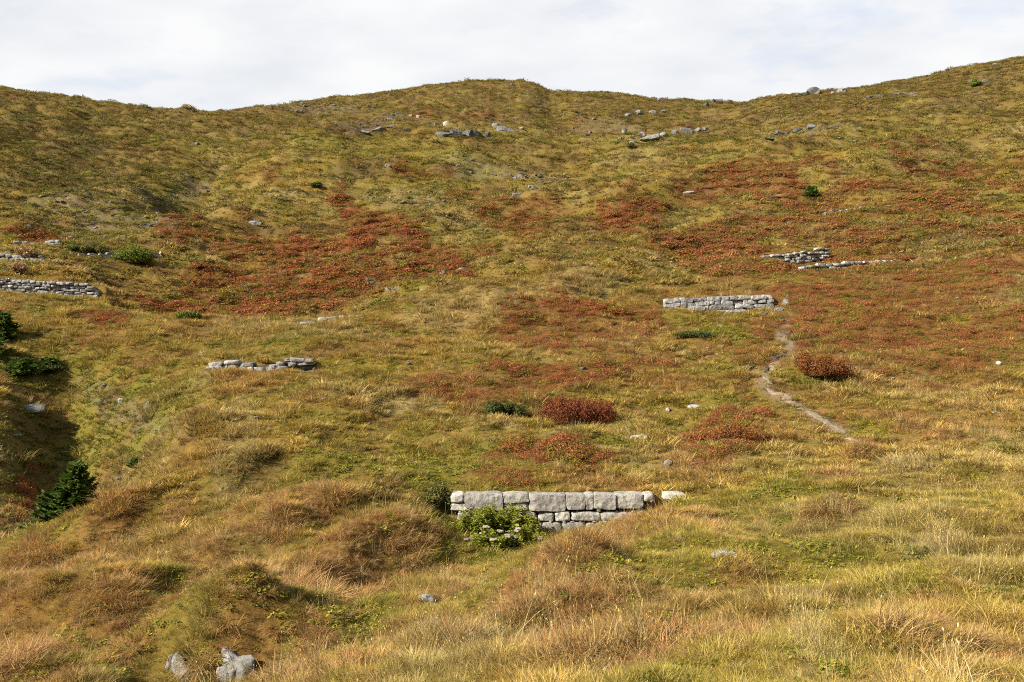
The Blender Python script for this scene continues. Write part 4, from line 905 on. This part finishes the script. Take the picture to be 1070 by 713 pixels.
# ------------------------------------------------------------------ ground cover
def tints(F, Y, r, mode):
    n = len(Y); h = np.clip(F['hue'] + r.normal(0, .25, n), 0, 1)[:, None]
    c = PAL['olive'] * (1 - h) + PAL['ochre'] * h
    def over(c, k, col, a): f = np.clip(F[k] * a, 0, 1)[:, None]; return c * (1 - f) + col * f
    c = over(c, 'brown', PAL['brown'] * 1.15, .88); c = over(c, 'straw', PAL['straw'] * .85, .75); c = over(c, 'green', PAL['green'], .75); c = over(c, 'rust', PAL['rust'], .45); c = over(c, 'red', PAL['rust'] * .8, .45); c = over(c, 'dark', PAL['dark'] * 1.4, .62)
    c2 = PAL['ochre'] * .3 + PAL['straw'] * .7; c2 = np.repeat(c2[None], n, 0)
    c2 = over(c2, 'green', PAL['green'] * 1.6, .6); c2 = over(c2, 'rust', PAL['rust'] * 1.5, .7); c2 = over(c2, 'brown', PAL['brown'] * 1.8, .7); c2 = over(c2, 'dark', PAL['olive'] * .7, .7)
    if mode == 'rust':
        h = r.uniform(0, 1, n)[:, None]; c = PAL['rust'] * (1 - .45 * h) + PAL['straw'] * .45 * h; c = c * .92; c2 = PAL['straw'] * .85 * h + PAL['rust'] * 1.25 * (1 - h)
    if mode == 'straw':
        h = r.uniform(0, 1, n)[:, None]; c = PAL['straw'] * (.55 + .45 * h); c2 = PAL['straw'] * 1.1 * h + PAL['ochre'] * 1.2 * (1 - h)
    if mode == 'shrub':
        f = np.clip(F['red'], 0, 1); h = np.clip(f * .85 - .26 * F['east'] + r.normal(0, .2, n), 0, 1)[:, None]
        c = (PAL['rust'] * .5 + PAL['red'] * .15) * (1 - h) + PAL['red'] * .95 * h; c2 = PAL['redor'] * h + PAL['rust'] * .75 * (1 - h)
        g = (r.uniform(0, 1, n) < .26)[:, None]; c = np.where(g, PAL['green'] * .7, c); c2 = np.where(g, PAL['olive'], c2)
    if mode == 'herb':
        h = r.uniform(0, 1, n)[:, None]; c = PAL['green'] * (.75 + .5 * h); c2 = PAL['green'] * 1.3 * (1 - h) + PAL['ochre'] * h
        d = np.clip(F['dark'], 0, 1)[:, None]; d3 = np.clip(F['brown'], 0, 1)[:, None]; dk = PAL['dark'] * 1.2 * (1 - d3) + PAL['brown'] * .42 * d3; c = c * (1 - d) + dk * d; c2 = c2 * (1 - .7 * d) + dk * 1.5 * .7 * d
    v = np.clip(r.normal(1, .12 if mode == 'shrub' else .20, n), .5, 1.6)[:, None]
    return np.clip(c * v, .004, .8), np.clip(c2 * v, .004, .85)
def cover(name, coll, dens, ymin, ymax, seed, mode, prob, size, aspect=1.0, label=None, tilt=.14):
    x, y, r = plant(dens, ymin, ymax, seed)
    F = cover_map(x, y); Y = np.hypot(x, y); F['track'] = np.clip(1 - dist_poly(x, y, TRACK_W) / .4, 0, 1)
    keep = (r.uniform(0, 1, len(x)) < prob(F, Y) * (F['gap'] if mode in ('grass', 'straw') else 1)) & clear(x, y); x, y, Y = x[keep], y[keep], Y[keep]; F = {k: v[keep] for k, v in F.items()}
    n = len(x); z = height(x, y); h = size(F, Y, r); tl = tilt * (2.0 if mode == 'rust' else 1)
    rot = np.stack((r.normal(0, tl, n), r.normal(0, tl, n), downslope(x, y) + r.normal(0, .75, n)), 1)
    wd = h * aspect * r.uniform(.85, 1.25, n); scl = np.stack((wd, wd, h), 1)
    c, c2 = tints(F, Y, r, mode); print(name, n)
    return scatter(name, coll, len(coll.objects), np.stack((x, y, z), 1), rot, scl, c, c2, label)
one = lambda F: np.ones_like(F['red'])
cover('near_grass', C_LAWN, .0180, 3.6, 17, 300, 'grass', lambda F, Y: one(F) - .75 * F['red'] - .6 * F['stony'] - .4 * F['rust'] - .35 * F['track'] - .3 * F['dark'],
      lambda F, Y, r: (.070 + .05 * F['straw'] - .015 * F['green'] + .0022 * Y) * (.25 + .75 * F['clump']) * r.uniform(.55, 1.4, len(Y)), 1.25)
cover('grass', C_GRASS, .0220, 14, 60, 301, 'grass', lambda F, Y: one(F) - .75 * F['red'] - .6 * F['stony'] - .55 * F['rust'] - .35 * F['track'] - .5 * F['dark'],
      lambda F, Y, r: (.075 + .06 * F['straw'] - .02 * F['green'] + .0023 * np.minimum(Y, 45)) * F['clump'] * r.uniform(.6, 1.35, len(Y)), 1.3)
cover('upper_meadow_grass', C_FAR, .0255, 55, 275, 302, 'grass', lambda F, Y: one(F) - .7 * F['red'] - .75 * F['stony'] - .35 * F['dark'],
      lambda F, Y, r: (.19 + .0002 * Y + .07 * F['straw']) * np.minimum(F['clump'], 1.35) * r.uniform(.55, 1.35, len(Y)), 1.7)
cover('tussock_grass', C_TUSSOCK, .033, 3.8, 58, 303, 'rust', lambda F, Y: F['rust'] * .75 + .03,
      lambda F, Y, r: (.085 + .065 * F['rust'] + .0020 * np.minimum(Y, 40)) * (.3 + .7 * F['clump']) * r.uniform(.6, 1.25, len(Y)), 1.15)
cover('dry_straw_grass', C_STRAW, .044, 3.8, 75, 304, 'straw', lambda F, Y: .7 * F['straw'] + .07 - .07 * F['red'],
      lambda F, Y, r: (.085 + .10 * F['straw'] + .0024 * np.minimum(Y, 50)) * (.4 + .6 * F['clump']) * r.uniform(.6, 1.5, len(Y)), 1.0)
cover('bilberry_cover', C_SHRUB, .031, 8, 62, 305, 'shrub', lambda F, Y: sst(.15, .55, F['red']) * .95,
      lambda F, Y, r: (.11 + .14 * F['red'] + .001 * Y) * (.4 + .6 * F['clump']) * r.uniform(.6, 1.3, len(Y)), 1.15)
cover('upper_bilberry_cover', C_SHRUBFAR, .027, 56, 190, 306, 'shrub', lambda F, Y: sst(.15, .55, F['red']) * .95,
      lambda F, Y, r: (.16 + .16 * F['red'] + .0011 * Y) * (.3 + .7 * F['clump']) * r.uniform(.6, 1.3, len(Y)), 1.3)
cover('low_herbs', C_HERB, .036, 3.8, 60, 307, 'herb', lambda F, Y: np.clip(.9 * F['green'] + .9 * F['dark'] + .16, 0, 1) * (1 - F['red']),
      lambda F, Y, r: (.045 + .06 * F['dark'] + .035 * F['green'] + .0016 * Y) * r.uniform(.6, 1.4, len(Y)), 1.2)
C_STALK = collection('dry_stalk', [blades(pr, 9, .35, 1.2, .013, (.0, .5), (.0, .35), .1, seg=3, hvar=.5, tip=.045) for _ in range(5)])
cover('dry_stalks', C_STALK, .085, 3.8, 24, 310, 'straw', lambda F, Y: np.clip(.25 + .7 * F['straw'] + .2 * F['rust'] - .3 * F['red'], 0, 1),
      lambda F, Y, r: (.20 + .10 * F['straw'] + .004 * Y) * r.uniform(.6, 1.5, len(Y)), 1.0, tilt=.3)
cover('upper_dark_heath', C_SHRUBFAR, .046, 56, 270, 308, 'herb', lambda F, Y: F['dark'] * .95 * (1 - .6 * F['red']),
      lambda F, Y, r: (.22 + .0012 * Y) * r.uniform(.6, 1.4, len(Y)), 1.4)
def stone_sources():
    c = bpy.data.collections.new('scree_stone'); r = np.random.default_rng(77)
    for i in range(4):
        V, F = stone(r, (2, 1.5, 1.1), n=4, k=4, rough=.05, cuts=10, cutd=(.55, .9)); A = Acc(); A.add(V, F, r.uniform())
        c.objects.link(A.build('scree_stone_%02d' % i, M_ROCK, do_link=False, sharp=35))
    return c
cover('scree_stones', stone_sources(), .060, 24, 230, 309, 'herb', lambda F, Y: np.clip(F['stony'] * 1.1, 0, .9) + .004,
      lambda F, Y, r: (.05 + .0009 * Y) * r.uniform(.4, 1.8, len(Y)) ** 1.3, 1.2)
